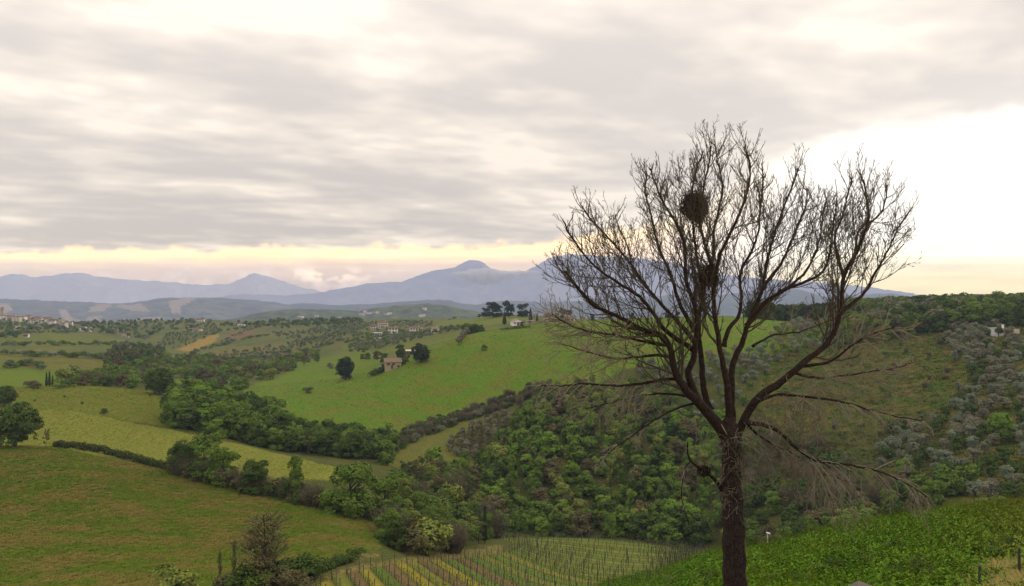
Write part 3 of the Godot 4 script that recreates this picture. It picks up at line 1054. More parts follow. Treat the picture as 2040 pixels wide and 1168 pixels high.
# ------------------------------------------------------------------ woods, groves and single trees
func build_woods():
	var G := ["leaf_mid", "leaf_mid", "leaf_bright", "leaf_deep", "leaf_yellow", "leaf_mid", "leaf_bright", "leaf_brown"]
	# the wood in the valley
	var wood := zone_spots([800, 940, 960, 935, 1010, 870, 1060, 800, 1180, 778, 1300, 785, 1440, 850, 1480, 900, 1480, 1100, 1250, 1076, 1000, 1066, 960, 1000], 226, 362, 5.6, ["broad", "broad", "broad", "tall"], G, 5.5, 9.5, 1)
	wood += zone_spots([1440, 860, 1640, 890, 1760, 960, 1860, 1010, 1800, 1060, 1480, 1110], 190, 300, 5.6, ["broad", "shrub", "dry", "tall", "broad"], ["leaf_deep", "leaf_mid", "leaf_brown", "leaf_mid", "leaf_deep"], 3.5, 7.0, 2)
	wood = wood.filter(func(s): return s[2] != "dry" or s[3].begins_with("twig") or true)
	for s in wood:
		if s[2] == "dry": s[3] = "twig_brown" if s[1] > 5.0 else "twig_grey"
	grow_zone(wood, 290, "woodland_tree", "tree of the valley wood", "tree", "trees of the valley wood")
	# the thicket at the vineyard's far corner
	var thicket := zone_spots([700, 1104, 770, 1050, 790, 970, 860, 930, 970, 950, 985, 1070, 900, 1104, 800, 1116], 140, 262, 4.6, ["full", "full", "shrub", "airy", "airy", "full", "dry"], ["leaf_mid", "leaf_deep", "leaf_yellow", "leaf_brown", "leaf_mid"], 4.0, 8.0, 3)
	for s in thicket:
		if s[2] == "dry": s[3] = "twig_brown"
	grow_zone(thicket, 110, "thicket_tree", "plant of the corner thicket", "tree", "trees of the thicket")
	# the wood under the green hill, left of the middle
	var grove := zone_spots([318, 838, 390, 800, 420, 786, 490, 795, 540, 838, 600, 860, 700, 880, 780, 892, 790, 925, 640, 934, 560, 915, 420, 872, 330, 850], 262, 350, 4.8, ["full", "full", "broad", "airy", "broad", "full"], ["leaf_deep", "leaf_mid", "leaf_mid", "leaf_mid", "leaf_bright", "leaf_deep"], 5.5, 9.5, 4)
	for s in grove:
		if s[2] == "dry": s[3] = "twig_brown"
	for s in grove:
		# the tallest stand at the wood's left end
		if -s[0].z > 265.0 and CX + F * s[0].x / -s[0].z < 560.0 and s[2] != "dry": s[1] *= 1.3
	grow_zone(grove, 120, "grove_tree", "tree of the wood below the hill", "tree", "trees of the wood below the green hill")
	# brown scrub along the green hill's lower edge
	var scrub := zone_spots([700, 905, 780, 872, 880, 836, 980, 806, 1060, 766, 1110, 760, 1110, 785, 1040, 806, 960, 828, 880, 858, 800, 895, 740, 925], 300, 385, 3.6, ["dry", "shrub", "shrub", "dry", "broad"], ["leaf_brown", "leaf_grey", "leaf_deep"], 2.2, 4.2, 5)
	for s in scrub:
		if s[2] == "dry": s[3] = "twig_brown"
	grow_zone(scrub, 110, "brown_shrub", "shrub of the field-edge strip", "shrub", "shrubs along the green hill's edge")
	# the little grey plantation
	var young := zone_spots([885, 895, 940, 850, 1000, 826, 1040, 838, 1010, 880, 960, 920, 920, 915], 290, 365, 3.3, ["olive"], ["leaf_grey", "leaf_brown"], 2.6, 3.4, 6, 1.0)
	grow_zone(young, 90, "young_olive_tree", "tree of the little plantation", "tree", "small trees of the grey plantation")
	# olives behind the bare tree's crown and down the right hill
	var ol := zone_spots([1230, 800, 1270, 735, 1360, 715, 1500, 700, 1560, 650, 1720, 645, 1730, 690, 1580, 705, 1520, 760, 1480, 830, 1340, 850], 255, 455, 6.0, ["olive"], ["leaf_olive", "leaf_olive", "leaf_grey", "leaf_mid"], 3.4, 4.8, 7, 1.0)
	ol += zone_spots([1740, 930, 1760, 850, 1870, 830, 1910, 760, 1880, 700, 1880, 640, 1960, 640, 2060, 690, 2200, 660, 2200, 1000, 1960, 1000, 1880, 990], 185, 450, 5.4, ["olive", "olive", "olive", "shrub"], ["leaf_olive", "leaf_olive", "leaf_grey", "leaf_grey", "leaf_deep"], 3.4, 5.0, 8, 1.05, 0.74)
	grow_zone(ol, 270, "olive_tree", "olive of the right hillside", "tree", "olive trees on the right hillside")
	# bushes on the dry slope
	var dry := zone_spots([1560, 870, 1700, 680, 1900, 660, 1900, 820, 1760, 860], 240, 440, 9.0, ["dry", "shrub"], ["twig_brown"], 1.0, 2.4, 9, 0.0, 0.55)
	for s in dry:
		s[3] = "leaf_brown" if s[2] == "shrub" else "twig_brown"
	grow_zone(dry, 60, "low_shrub", "shrub of the dry slope", "shrub", "shrubs on the dry slope")
	# the trees along the right hill's top
	var top := zone_spots([1680, 690, 1690, 628, 1800, 618, 2200, 590, 2200, 652, 1980, 652, 1900, 660, 1800, 672], 370, 560, 6.2, ["broad", "broad", "full", "olive"], ["leaf_deep", "leaf_mid", "leaf_mid", "leaf_grey", "leaf_deep"], 7.5, 12.5, 10)
	grow_zone(top, 150, "hilltop_tree", "tree of the hilltop wood", "tree", "trees along the right hilltop")
	# the line of trees behind the ridge seen through the bare crown
	var behind := zone_spots([1480, 650, 1500, 628, 1700, 622, 1700, 660], 470, 640, 6.0, ["broad", "tall"], ["leaf_dark", "leaf_deep"], 8.0, 11.0, 11)
	grow_zone(behind, 60, "ridge_tree", "tree of the ridge line", "tree", "trees on the ridge behind the bare crown")
	# trees through the valley on the left
	var mid := zone_spots([190, 770, 120, 762, 200, 745, 300, 735, 330, 715, 420, 715, 520, 735, 620, 705, 640, 720, 560, 748, 480, 780, 420, 770, 330, 750, 290, 772], 345, 760, 7.5, ["broad", "broad", "shrub", "airy"], ["leaf_mid", "leaf_mid", "leaf_brown", "leaf_bright", "leaf_yellow"], 4.5, 8.5, 12, 0.0, 0.48)
	mid += zone_spots([200, 740, 230, 700, 300, 690, 330, 700, 320, 735], 480, 900, 9.0, ["broad"], ["leaf_mid", "leaf_deep", "leaf_brown"], 5.0, 8.0, 13, 0.0, 0.5)
	grow_zone(mid, 160, "valley_tree", "tree of the valley gully", "tree", "trees of the middle valley")
	# field hedges of the middle distance
	var hedges := []
	for L in [[[0, 706], [60, 710], [130, 712], [250, 716]], [[0, 690], [120, 688], [270, 688]], [[0, 668], [80, 663], [150, 664]], [[10, 735], [60, 726], [90, 742]], [[340, 697], [385, 684], [440, 660]], [[385, 704], [420, 694], [480, 678], [560, 664]], [[440, 684], [480, 664], [520, 652]], [[600, 700], [650, 690], [720, 668], [760, 662]], [[690, 684], [740, 672], [800, 660]], [[720, 690], [790, 676], [880, 660], [950, 652]], [[880, 640], [940, 632], [1000, 628]], [[480, 720], [540, 706], [610, 700]], [[390, 730], [470, 722], [560, 712]], [[430, 662], [520, 650], [640, 646], [700, 644]]]:
		for k in L.size() - 1:
			var a := Vector2(L[k][0], L[k][1])
			var b := Vector2(L[k + 1][0], L[k + 1][1])
			var n := int(a.distance_to(b) / 5.0)
			for q in n:
				if rng.randf() < 0.2: continue
				var p := a.lerp(b, (q + rng.randf()) / n) + Vector2(0, rng.randf_range(-1.0, 1.0))
				hedges.append([hit(p.x, p.y, 330.0), rng.randf_range(2.5, 5.0), ["shrub", "far", "olive"][rng.randi() % 3], ["leaf_mid", "leaf_mid", "leaf_olive"][rng.randi() % 3], rng.randf_range(1.0, 1.5)])
	# orchards on the far slopes: rows of small trees
	for Z in [[[410, 712, 560, 690, 700, 655, 720, 668, 640, 690, 560, 704, 470, 722], 560, 1150, 8.0, 21], [[310, 690, 330, 668, 430, 650, 440, 660, 380, 680, 340, 697], 700, 1300, 9.0, 22], [[690, 690, 760, 668, 830, 660, 960, 650, 900, 662, 780, 690, 700, 712], 540, 980, 7.5, 23], [[540, 668, 700, 646, 860, 640, 860, 652, 720, 664, 600, 690], 700, 1300, 10.0, 24]]:
		hedges += zone_spots(Z[0], Z[1], Z[2], Z[3], ["olive", "far"], ["leaf_olive", "leaf_mid", "leaf_grey"], 3.2, 4.6, Z[4], 1.3, 0.75)
	# wooded land of the far left
	hedges += zone_spots([0, 690, 0, 640, 130, 632, 320, 640, 360, 640, 420, 640, 420, 655, 330, 662, 300, 680, 180, 664, 60, 662], 700, 1500, 15.0, ["far", "olive"], ["leaf_deep", "leaf_mid", "leaf_olive", "leaf_mid"], 4.5, 7.5, 25, 0.0, 0.6)
	hedges += zone_spots([420, 650, 560, 640, 720, 638, 720, 648, 560, 656], 850, 1500, 16.0, ["far", "olive"], ["leaf_deep", "leaf_mid"], 4.5, 8.0, 26, 0.0, 0.7)
	mass("far_orchard", "rows of small trees and hedges on the distant slopes", hedges)

func build_single_trees():
	# the hedge line between the two left fields
	plant_at(32, 890, 88, "round", "leaf_deep", "round_tree", "dark round tree at the left end of the hedge between fields", "tree", "", 1.1)
	plant_at(94, 893, 42, "airy", "leaf_brown", "slender_tree", "thin half bare sapling right of the dark round tree", "tree", "", 0.45)
	plant_at(10, 812, 44, "round", "leaf_deep", "round_tree", "dark tree cut by the left edge above the round tree", "tree", "", 1.0, 230.0)
	plant_at(28, 822, 24, "shrub", "leaf_mid", "round_shrub", "green shrub below the dark tree at the left edge", "shrub", "", 1.3, 230.0)
	plant_at(368, 944, 66, "round", "leaf_deep", "hedge_tree", "small round tree where the bramble hedge ends", "tree")
	plant_at(412, 952, 96, "full", "leaf_mid", "hedge_tree", "tall leafy tree in the hedge, left of two joined crowns", "tree", "", 1.05)
	plant_at(442, 966, 86, "full", "leaf_mid", "hedge_tree", "leafy tree in the hedge, lower right of two joined crowns", "tree", "", 1.1)
	plant_at(508, 984, 70, "full", "leaf_deep", "hedge_tree", "dark low tree in the hedge left of the slim tree", "tree", "", 1.2)
	plant_at(590, 1000, 96, "tall", "leaf_mid", "slim_tree", "slim pointed tree standing above the hedge", "tree", "", 0.8)
	plant_at(698, 1026, 112, "full", "leaf_mid", "large_tree", "large bright green tree at the right end of the hedge", "tree", "", 1.3)
	plant_at(764, 1040, 100, "full", "leaf_mid", "large_tree", "green tree beside the large tree at the field's right tip", "tree", "", 1.1)
	for k in 46:
		var u := 350.0 + k * 8.8
		var v := interp([[350, 944], [470, 974], [560, 992], [640, 1012], [760, 1040]], u)
		plant_at(u, v + rng.randf_range(-3, 1), rng.randf_range(24, 46), ["shrub", "dry", "shrub"][k % 3], ["leaf_brown", "twig_brown", "leaf_deep"][k % 3], "hedge_shrub", "low %s filling the hedge %s" % [["brownish shrub", "leafless shrub", "deep green shrub"][k % 3], ["left of the joined crowns", "right of the joined crowns", "between slim and dark tree", "under the slim tree", "under the large tree"][mini(k / 9, 4)]], "shrub", "shrubs of the hedge")
	# trees on the hump and behind it
	plant_at(318, 786, 52, "round", "leaf_deep", "dark_tree", "wide dark tree on the crest of the grassy hump", "tree", "", 1.2, 250.0)
	plant_at(350, 796, 34, "broad", "leaf_deep", "dark_tree", "smaller dark tree right of the wide one on the hump", "tree", "", 1.2, 250.0)
	for k in 3:
		plant_at([93, 99, 105][k], 773, [28, 30, 22][k], "cypress", "leaf_dark", "cypress_tree", "dark slender cypress in the tight clump behind the hump", "tree", "cypresses behind the hump", 0.9, 340.0)
	for q in [[60, 772, 16], [75, 774, 14], [140, 770, 15], [165, 768, 20], [190, 768, 18], [215, 770, 22], [240, 770, 24], [262, 774, 22], [118, 774, 12]]:
		plant_at(q[0], q[1], q[2], "shrub" if q[2] < 18 else "broad", ["leaf_brown", "leaf_mid", "leaf_deep"][q[0] % 3], "crest_shrub", "bushy shrub in the row behind the grassy hump", "shrub", "shrubs behind the hump", 1.4, 330.0)
	# on the green hill
	plant_at(688, 757, 46, "round", "leaf_dark", "lone_tree", "lone dark tree at the left edge of the green hill", "tree", "", 0.85, 330.0)
	plant_at(838, 722, 38, "round", "leaf_dark", "lone_tree", "round dark tree right of the stone farmhouse", "tree", "", 1.1, 330.0)
	plant_at(798, 716, 30, "broad", "leaf_deep", "lone_tree", "blue green tree behind the stone farmhouse", "tree", "", 1.0, 480.0)
	plant_at(612, 783, 14, "shrub", "leaf_brown", "lone_shrub", "brown bush on the pale foot of the green hill", "shrub", "", 1.3, 330.0)
	plant_at(966, 698, 13, "shrub", "leaf_mid", "lone_shrub", "small green bush on the middle of the green hill", "shrub", "", 1.0, 330.0)
	plant_at(658, 735, 14, "shrub", "leaf_grey", "lone_shrub", "small grey bush left of the lone dark tree", "shrub", "", 0.9, 330.0)
	for k in 5:
		plant_at(914 + k * 4, 688 - k * 5, 17, "olive", "leaf_grey", "row_olive_tree", "grey olive tree in the short row up the green hill", "tree", "short row of olives on the green hill", 0.9, 330.0)
	for k in 8:
		plant_at(744 + k * 8, 748 - k * 3.3, rng.randf_range(9, 15), "shrub", "leaf_deep", "farm_shrub", "dark green shrub in the bank below the stone farmhouse", "shrub", "shrubs below the stone farmhouse", 1.4, 330.0)
	for q in [[765, 722, 20], [750, 716, 18], [812, 716, 14], [733, 716, 14], [722, 716, 12]]:
		plant_at(q[0], q[1], q[2], "broad", ["leaf_brown", "leaf_deep"][q[0] % 2], "farm_tree", "small tree crowding behind the stone farmhouse", "tree", "trees behind the stone farmhouse", 1.2, 470.0)
	# on the ridge
	for q in [[984, 632, 32, 1.6], [968, 632, 20, 1.3]]:
		plant_at(q[0], q[1], q[2], "full", "leaf_dark", "broad_pine_tree", "wide dark pine at the left of the ridge pine group, %s" % ("larger one" if q[2] > 20 else "smaller one"), "tree", "", q[3], 600.0)
	plant_at(1013, 632, 37, "full", "leaf_dark", "tall_pine_tree", "tallest dark pine in the middle of the ridge group", "tree", "", 0.8, 600.0)
	plant_at(1041, 632, 29, "full", "leaf_dark", "broad_pine_tree", "wide dark pine at the right of the ridge pine group", "tree", "", 1.2, 600.0)
	plant_at(955, 633, 12, "pine", "leaf_dark", "broad_pine_tree", "tiny round pine just left of the ridge pine group", "tree", "", 1.0, 600.0)
	plant_at(1005, 647, 22, "cypress", "leaf_dark", "cypress_tree", "dark pointed cypress left of the white barn", "tree", "", 2.0, 420.0)
	plant_at(1057, 641, 26, "cypress", "leaf_dark", "cypress_tree", "tall dark cypress between barn and ridge farmhouse", "tree", "", 1.5, 420.0)
	plant_at(1070, 641, 16, "cypress", "leaf_dark", "cypress_tree", "short cypress just left of the ridge farmhouse", "tree", "", 1.5, 420.0)
	plant_at(1040, 653, 13, "broad", "leaf_deep", "garden_tree", "dark round tree in front of the white barn", "tree", "", 0.9, 400.0)
	for k in 7:
		plant_at(1000 + k * 9, 658 - k * 0.8, rng.randf_range(4, 7), "shrub", "leaf_mid", "garden_shrub", "green shrub on the bank below the white barn", "shrub", "shrubs below the barn", 1.5, 400.0)
	for q in [[1122, 634, 22], [1135, 634, 18], [1180, 634, 14], [1215, 632, 16], [1260, 632, 14], [1330, 632, 18], [1350, 632, 14]]:
		plant_at(q[0], q[1], q[2], "broad", "leaf_dark", "ridge_garden_tree", "dark tree on the ridge right of the ridge farmhouse", "tree", "trees right of the ridge farmhouse", 1.0, 440.0)
	for k in 7:
		plant_at(926 + k * 5.5, 664 + (k % 3) * 3, rng.randf_range(15, 21), "broad", "leaf_deep", "ridge_clump_tree", "blue green tree in the dense clump left of the barn", "tree", "tree clump on the ridge shoulder", 1.2, 540.0)
	# bright tree and bushes of the right slope
	plant_at(1992, 872, 52, "round", "leaf_bright", "bright_tree", "bright yellow green round tree among the grey olives", "tree", "", 1.1, 150.0)
	plant_at(1802, 945, 34, "broad", "leaf_bright", "bright_shrub", "bright green bush at the foot of the grey olives", "shrub", "", 1.4, 150.0)
	for q in [[1690, 1060, 52, "leaf_yellow"], [1735, 1062, 50, "leaf_mid"], [1655, 1064, 40, "leaf_mid"], [1960, 1030, 44, "leaf_yellow"], [1998, 1026, 40, "leaf_mid"]]:
		plant_at(q[0], q[1], q[2], "broad", q[3], "rounded_shrub", "rounded light green bush just above the bramble slope", "shrub", "rounded bushes above the bramble slope", 1.5, 150.0)
	for q in [[1890, 985, 60], [1860, 1000, 50], [1930, 975, 54], [1830, 985, 44]]:
		plant_at(q[0], q[1], q[2], "broad", "leaf_mid", "slope_tree", "green tree in the hollow beyond the bramble slope", "tree", "green trees beyond the bramble slope", 1.3, 150.0)
	# the half bare tree and saplings at the bottom left
	plant_at(528, 1168, 158, "twiggy", "leaf_brown", "half_bare_tree", "half bare tree with visible limbs at the bottom of the left field", "tree", "", 1.9, 60.0)
	plant_at(468, 1172, 105, "twiggy", "leaf_brown", "brown_sapling", "thin brown sapling left of the half bare tree", "tree", "", 0.32, 60.0)
	plant_at(440, 1176, 88, "twiggy", "leaf_brown", "brown_sapling", "outermost thin brown sapling left of the half bare tree", "tree", "", 0.3, 60.0)
	plant_at(350, 1190, 66, "shrub", "leaf_yellow", "pale_shrub", "pale flowering shrub cut by the bottom edge", "shrub", "", 1.2, 60.0)
	for q in [[480, 1178, 55], [505, 1176, 46], [545, 1172, 50], [570, 1165, 60], [600, 1158, 56], [625, 1150, 36], [590, 1168, 40], [455, 1180, 44]]:
		plant_at(q[0], q[1], q[2], "shrub", ["leaf_deep", "leaf_mid", "leaf_brown"][q[0] % 3], "understorey_shrub", "dark green shrub at the foot of the half bare tree", "shrub", "shrubs under the half bare tree", 1.2, 60.0)
	for k in 16:
		plant_at(620 + k * 6, 1148 - k * 2.6 + rng.randf_range(-3, 3), rng.randf_range(12, 22), "shrub", "leaf_deep", "verge_shrub", "low green shrub on the verge beside the vineyard track", "shrub", "shrubs on the vineyard verge", 1.3, 60.0)
	# cypress at the wood's corner
	plant_at(966, 1080, 72, "cypress", "leaf_dark", "ivy_cypress", "dark narrow tree at the corner of the upper vineyard", "tree", "", 0.75, 130.0)
	# small dark bushes on the hump
	for q in [[208, 826, 14], [300, 790, 5], [70, 800, 5], [130, 792, 5], [165, 806, 6]]:
		plant_at(q[0], q[1], q[2], "shrub", "leaf_deep", "hump_shrub", "small dark bush alone on the grassy hump", "shrub", "small bushes on the hump", 0.8, 250.0)

# the clipped-looking bramble hedge
func build_hedge():
	rng.seed = 51
	var s := Shape.new()
	var lobes := []
	var o := hit(225, 915, 100.0)
	var k := 0.0
	while k <= 1.0:
		var u := lerpf(112, 352, k)
		var p := hit(u, interp([[112, 891], [200, 902], [280, 922], [352, 940]], u), 100.0)
		var q := p - o + Vector3(rng.randf_range(-0.3, 0.3), rng.randf_range(0.7, 1.3), rng.randf_range(-0.4, 0.4))
		lobes.append([q, Vector3(1.0, rng.randf_range(0.7, 1.0), 1.0)])
		k += 0.022
	clumps_free(s, lobes, 170, 0.26)
	var h := thing("bramble_hedge", "long dark bramble hedge between the two left fields", "hedge", o)
	part("foliage", s.mesh(), mats["leaf_hedge"], h)

# like clump(), for shapes that do not stand on y = 0
func clumps_free(s: Shape, lobes: Array, per_lobe: int, size: float):
	for L in lobes:
		var tone := leaf_tint(0.2)
		for k in per_lobe:
			var dir := rand_dir()
			var p: Vector3 = L[0] + dir * L[1] * lerpf(0.5, 1.1, sqrt(rng.randf()))
			leaf(s, p, (dir + rand_dir() * 0.7 + Vector3(0, 0.2, 0)).normalized(), size * rng.randf_range(0.7, 1.3), tone * leaf_tint(0.3))

# ------------------------------------------------------------------ grass and the bramble slope
func tuft_mesh() -> ArrayMesh:
	var s := Shape.new()
	for k in 7:
		var a := rng.randf() * TAU
		var o := Vector3(cos(a), 0, sin(a))
		var b := o * rng.randf() * 0.25
		var w := Vector3(-o.z, 0, o.x) * 0.05
		var t := b + o * rng.randf_range(0.15, 0.42) + Vector3(0, rng.randf_range(0.12, 0.28), 0)
		var q := s.v.size()
		s.v.append_array(PackedVector3Array([b - w, b + w, t]))
		var nn := (t - b).cross(w).normalized()
		if nn.y < 0.0: nn = -nn
		s.n.append_array(PackedVector3Array([nn, nn, nn]))
		var c := leaf_tint(0.15)
		s.c.append_array(PackedColorArray([c, c, c]))
		if (t - b).cross(w).y > 0.0: s.i.append_array(PackedInt32Array([q, q + 1, q + 2]))
		else: s.i.append_array(PackedInt32Array([q, q + 2, q + 1]))
	return s.mesh()

func scatter(called: String, label: String, mesh: Mesh, count: int, pts: Array, dmin: float, dmax: float, smin: float, smax: float, tint: Callable, seed_no: int, mat := "copies", lift := 0.0):
	var r := RandomNumberGenerator.new()
	r.seed = seed_no
	var pg := poly(pts)
	var lo := Vector2(1e9, 1e9)
	var hi := Vector2(-1e9, -1e9)
	for p in pg:
		lo = lo.min(p)
		hi = hi.max(p)
	var xf := []
	var cs := []
	var tries := 0
	while xf.size() < count and tries < count * 6:
		tries += 1
		# even in plan: distance weighted by itself
		var d := sqrt(lerpf(dmin * dmin, dmax * dmax, r.randf()))
		var u := r.randf_range(lo.x, hi.x)
		var y := ground_ud(u, d)
		var v := VH + (EYE - y) * F / d
		if not inside(pg, u, v): continue
		var x := d * (u - CX) / F
		var c: Color = tint.call(u, v, d, x, r)
		if c.a <= 0.0: continue
		var k := r.randf_range(smin, smax)
		xf.append(Transform3D(Basis(Vector3.UP, r.randf() * TAU).scaled(Vector3(k, k * r.randf_range(0.8, 1.2), k)), Vector3(x, y + lift, -d)))
		cs.append(c)
	var mm := MultiMesh.new()
	mm.transform_format = MultiMesh.TRANSFORM_3D
	mm.use_colors = true
	mm.mesh = mesh
	mm.instance_count = xf.size()
	for k in xf.size():
		mm.set_instance_transform(k, xf[k])
		mm.set_instance_color(k, cs[k])
	var mi := MultiMeshInstance3D.new()
	mi.name = numbered(called)
	mi.multimesh = mm
	mi.material_override = mats[mat]
	add_child(mi)
	tag(mi, label, "", "", "stuff")

func grass_tint(u: float, v: float, d: float, x: float, r: RandomNumberGenerator) -> Color:
	var c := ground_color(u, v, d, x)
	var k := r.randf_range(0.9, 1.25)
	return Color(c.r * k, c.g * k, c.b * k, 1.0)

func bramble_tint(u: float, v: float, d: float, x: float, r: RandomNumberGenerator) -> Color:
	var m := noise_b.get_noise_2d(x * 0.16, d * 0.16)
	var c := Color(0.070, 0.165, 0.012).lerp(Color(0.115, 0.205, 0.020), clampf(0.5 + m + r.randf_range(-0.4, 0.4), 0.0, 1.0))
	# yellow green towards the right, deeper where the shrubs stand
	c = c.lerp(Color(0.130, 0.160, 0.022), sstep(1850.0, 2060.0, u) * 0.7)
	c *= 1.2
	# the dry corner by the fence posts stays clear
	if inside(poly([1880, 1260, 1905, 1160, 1950, 1125, 2000, 1100, 2060, 1075, 2200, 1060, 2200, 1260]), u + m * 14.0, v) and r.randf() > 0.12: return Color(0, 0, 0, 0)
	return Color(c.r, c.g, c.b, 1.0)

func dry_tint(_u: float, _v: float, _d: float, _x: float, r: RandomNumberGenerator) -> Color:
	var c := Color(0.30, 0.235, 0.085).lerp(Color(0.13, 0.17, 0.03), r.randf() * r.randf())
	return Color(c.r, c.g, c.b, 1.0)

func build_grass():
	rng.seed = 61
	var tuft := tuft_mesh()
	scatter("field_grass", "rough grass of the wide near field", tuft, 30000, [-60, 1220, -60, 880, 110, 890, 330, 937, 480, 968, 640, 1008, 780, 1045, 690, 1106, 600, 1140, 540, 1220], 95, 212, 0.6, 1.4, grass_tint, 71)
	scatter("meadow_grass", "yellowish grass of the second field and the hump", tuft, 18000, [-60, 895, -60, 770, 150, 764, 260, 768, 380, 795, 420, 830, 400, 868, 690, 935, 480, 968, 330, 940, 110, 896], 200, 345, 0.6, 1.3, grass_tint, 72)
	scatter("hill_grass", "bright grass of the green hill", tuft, 12000, [500, 770, 690, 752, 850, 690, 1000, 650, 1300, 630, 1690, 630, 1690, 660, 1240, 735, 1060, 770, 880, 836, 740, 884, 620, 866, 500, 800], 330, 540, 0.9, 1.9, grass_tint, 73)
	scatter("slope_grass", "dry grass of the right hillside", tuft, 14000, [1480, 860, 1540, 700, 1700, 655, 1900, 655, 2060, 620, 2060, 1000, 1760, 940], 190, 450, 1.4, 3.2, grass_tint, 74)
	# leafy cane clumps of the bramble slope
	var s := Shape.new()
	for k in 130:
		var d := rand_dir()
		d.y = absf(d.y)
		var p := d * Vector3(0.85, 0.6, 0.85) * lerpf(0.3, 1.0, sqrt(rng.randf()))
		leaf(s, p, (d + rand_dir() * 0.8 + Vector3(0, 0.4, 0)).normalized(), rng.randf_range(0.07, 0.16), leaf_tint(0.42), 1.4)
	for k in 5:
		var d := rand_dir()
		d.y = absf(d.y) + 0.4
		tube(s, PackedVector3Array([Vector3.ZERO, d * 0.5, d * 0.9 + Vector3(0, -0.1, 0)]), PackedFloat32Array([0.012, 0.009, 0.004]), 3, Color(0.8, 0.6, 0.5))
	scatter("bramble_thicket", "bright green leafy brambles covering the slope at the bottom right", s.mesh(), 15000, [1120, 1240, 1200, 1166, 1300, 1142, 1440, 1103, 1528, 1085, 1640, 1060, 1800, 1030, 1900, 1015, 2040, 995, 2150, 985, 2150, 1240], 30, 135, 0.45, 1.5, bramble_tint, 75)
	scatter("dry_grass", "tan dry grass around the fence posts at the right edge", tuft, 5200, [1870, 1260, 1900, 1165, 1950, 1125, 2000, 1100, 2060, 1075, 2200, 1060, 2200, 1260], 28, 62, 0.7, 1.5, dry_tint, 76)
	# leafy mounds of the same brambles
	rng.seed = 62
	for k in 60:
		var u := rng.randf_range(1480, 2040)
		var crest := interp([[1480, 1100], [1640, 1064], [1800, 1034], [2040, 1000]], u)
		var v := lerpf(crest + 6.0, 1175.0, rng.randf())
		if u > 1880 and v > 1100: continue
		plant_at(u, v, rng.randf_range(9, 17) * lerpf(0.8, 1.6, (v - crest) / 150.0), "shrub", "leaf_bright" if k % 3 else "leaf_mid", "bramble_mound", "%s bramble mound on the slope, %s" % ["bright" if k % 3 else "deeper green", "near the lamp post" if u < 1600 else ("above the shed roof" if u < 1760 else ("mid-slope" if u < 1900 else "towards the right edge"))], "bramble", "bramble mounds on the slope", 1.5, 28.0)
	# darker shrubs standing in the brambles
	rng.seed = 63
	for q in [[1640, 1150, 34], [1662, 1140, 30], [1720, 1120, 30], [1730, 1132, 32], [1783, 1095, 26], [1820, 1135, 34], [1836, 1150, 36], [1800, 1150, 30], [1900, 1080, 22], [1985, 1110, 26], [1945, 1150, 24], [1340, 1168, 26], [1400, 1160, 30], [1425, 1168, 34], [1540, 1165, 30], [1600, 1168, 34], [2010, 1085, 20]]:
		plant_at(q[0], q[1] + 8, q[2] + 10, "shrub", "leaf_mid" if q[0] % 3 else "leaf_deep", "bramble_shrub", "%s shrub growing out of the bramble slope, %s" % ["darker green" if q[0] % 3 else "very dark", "left of the trunk" if q[0] < 1440 else ("just right of the trunk" if q[0] < 1610 else ("left above the shed roof" if q[0] < 1700 else ("right above the shed roof" if q[0] < 1790 else ("left of the fence posts" if q[0] < 1920 else "beside the fence posts"))))], "shrub", "shrubs in the bramble slope", 1.0, 28.0)
# ------------------------------------------------------------------ the bare tree
const TREE_D := 20.0
var tree_mat: StandardMaterial3D
var twig_mat: StandardMaterial3D

# points given as [u, v] of the photograph, at the tree's distance plus an offset that grows along the limb
func limb_path(px: Array, dz0: float, dz1: float) -> PackedVector3Array:
	var raw := PackedVector3Array()
	for k in px.size():
		var t := float(k) / (px.size() - 1)
		raw.append(at(px[k][0], px[k][1], TREE_D + lerpf(dz0, dz1, t)))
	# smooth and slightly crooked
	var out := PackedVector3Array()
	for k in raw.size() - 1:
		var p0 := raw[maxi(k - 1, 0)]
		var p1 := raw[k]
		var p2 := raw[k + 1]
		var p3 := raw[mini(k + 2, raw.size() - 1)]
		for q in 5:
			var p := p1.cubic_interpolate(p2, p0, p3, q / 5.0)
			out.append(p + rand_dir() * 0.018 * minf(1.0, p1.distance_to(p2)))
	out.append(raw[raw.size() - 1])
	return out

func path_length(p: PackedVector3Array) -> float:
	var l := 0.0
	for k in p.size() - 1: l += p[k].distance_to(p[k + 1])
	return l

# a twig and its own smaller twigs; lift > 0 turns tips up, < 0 lets them hang
func sprout(s: Shape, p: Vector3, dir: Vector3, length: float, r: float, level: int, lift: float, col: Color, kids: float):
	var segs := 5 if level < 2 else 3
	var pts := PackedVector3Array([p])
	var rad := PackedFloat32Array([r])
	var d := dir.normalized()
	var q := p
	for k in segs:
		d = (d + Vector3(0, lift * 0.27, 0) + rand_dir() * (0.20 if level < 2 else 0.28)).normalized()
		q += d * length / segs
		pts.append(q)
		rad.append(maxf(r * (1.0 - 0.72 * (k + 1.0) / segs), 0.0045))
	tube(s, pts, rad, 4 if level == 0 else 3, col)
	if level >= 3: return
	var n: int = int(round(kids * length / [0.155, 0.105, 0.12][level]))
	n = mini(n, [16, 8, 3][level])
	for k in n:
		var t := lerpf(0.12, 0.98, (k + rng.randf()) / n)
		var f := t * segs
		var i := mini(int(f), segs - 1)
		var b := pts[i].lerp(pts[i + 1], f - i)
		var along := (pts[i + 1] - pts[i]).normalized()
		var side := along.cross(rand_dir()).normalized()
		var a := rng.randf_range(0.45, 0.95)
		var nd := along * cos(a) + side * sin(a)
		sprout(s, b, nd, length * rng.randf_range(0.28, 0.58) * (1.15 - 0.45 * t), maxf(r * 0.56, 0.0060), level + 1, lift, col * (1.0 + rng.randf_range(-0.12, 0.12)), kids)

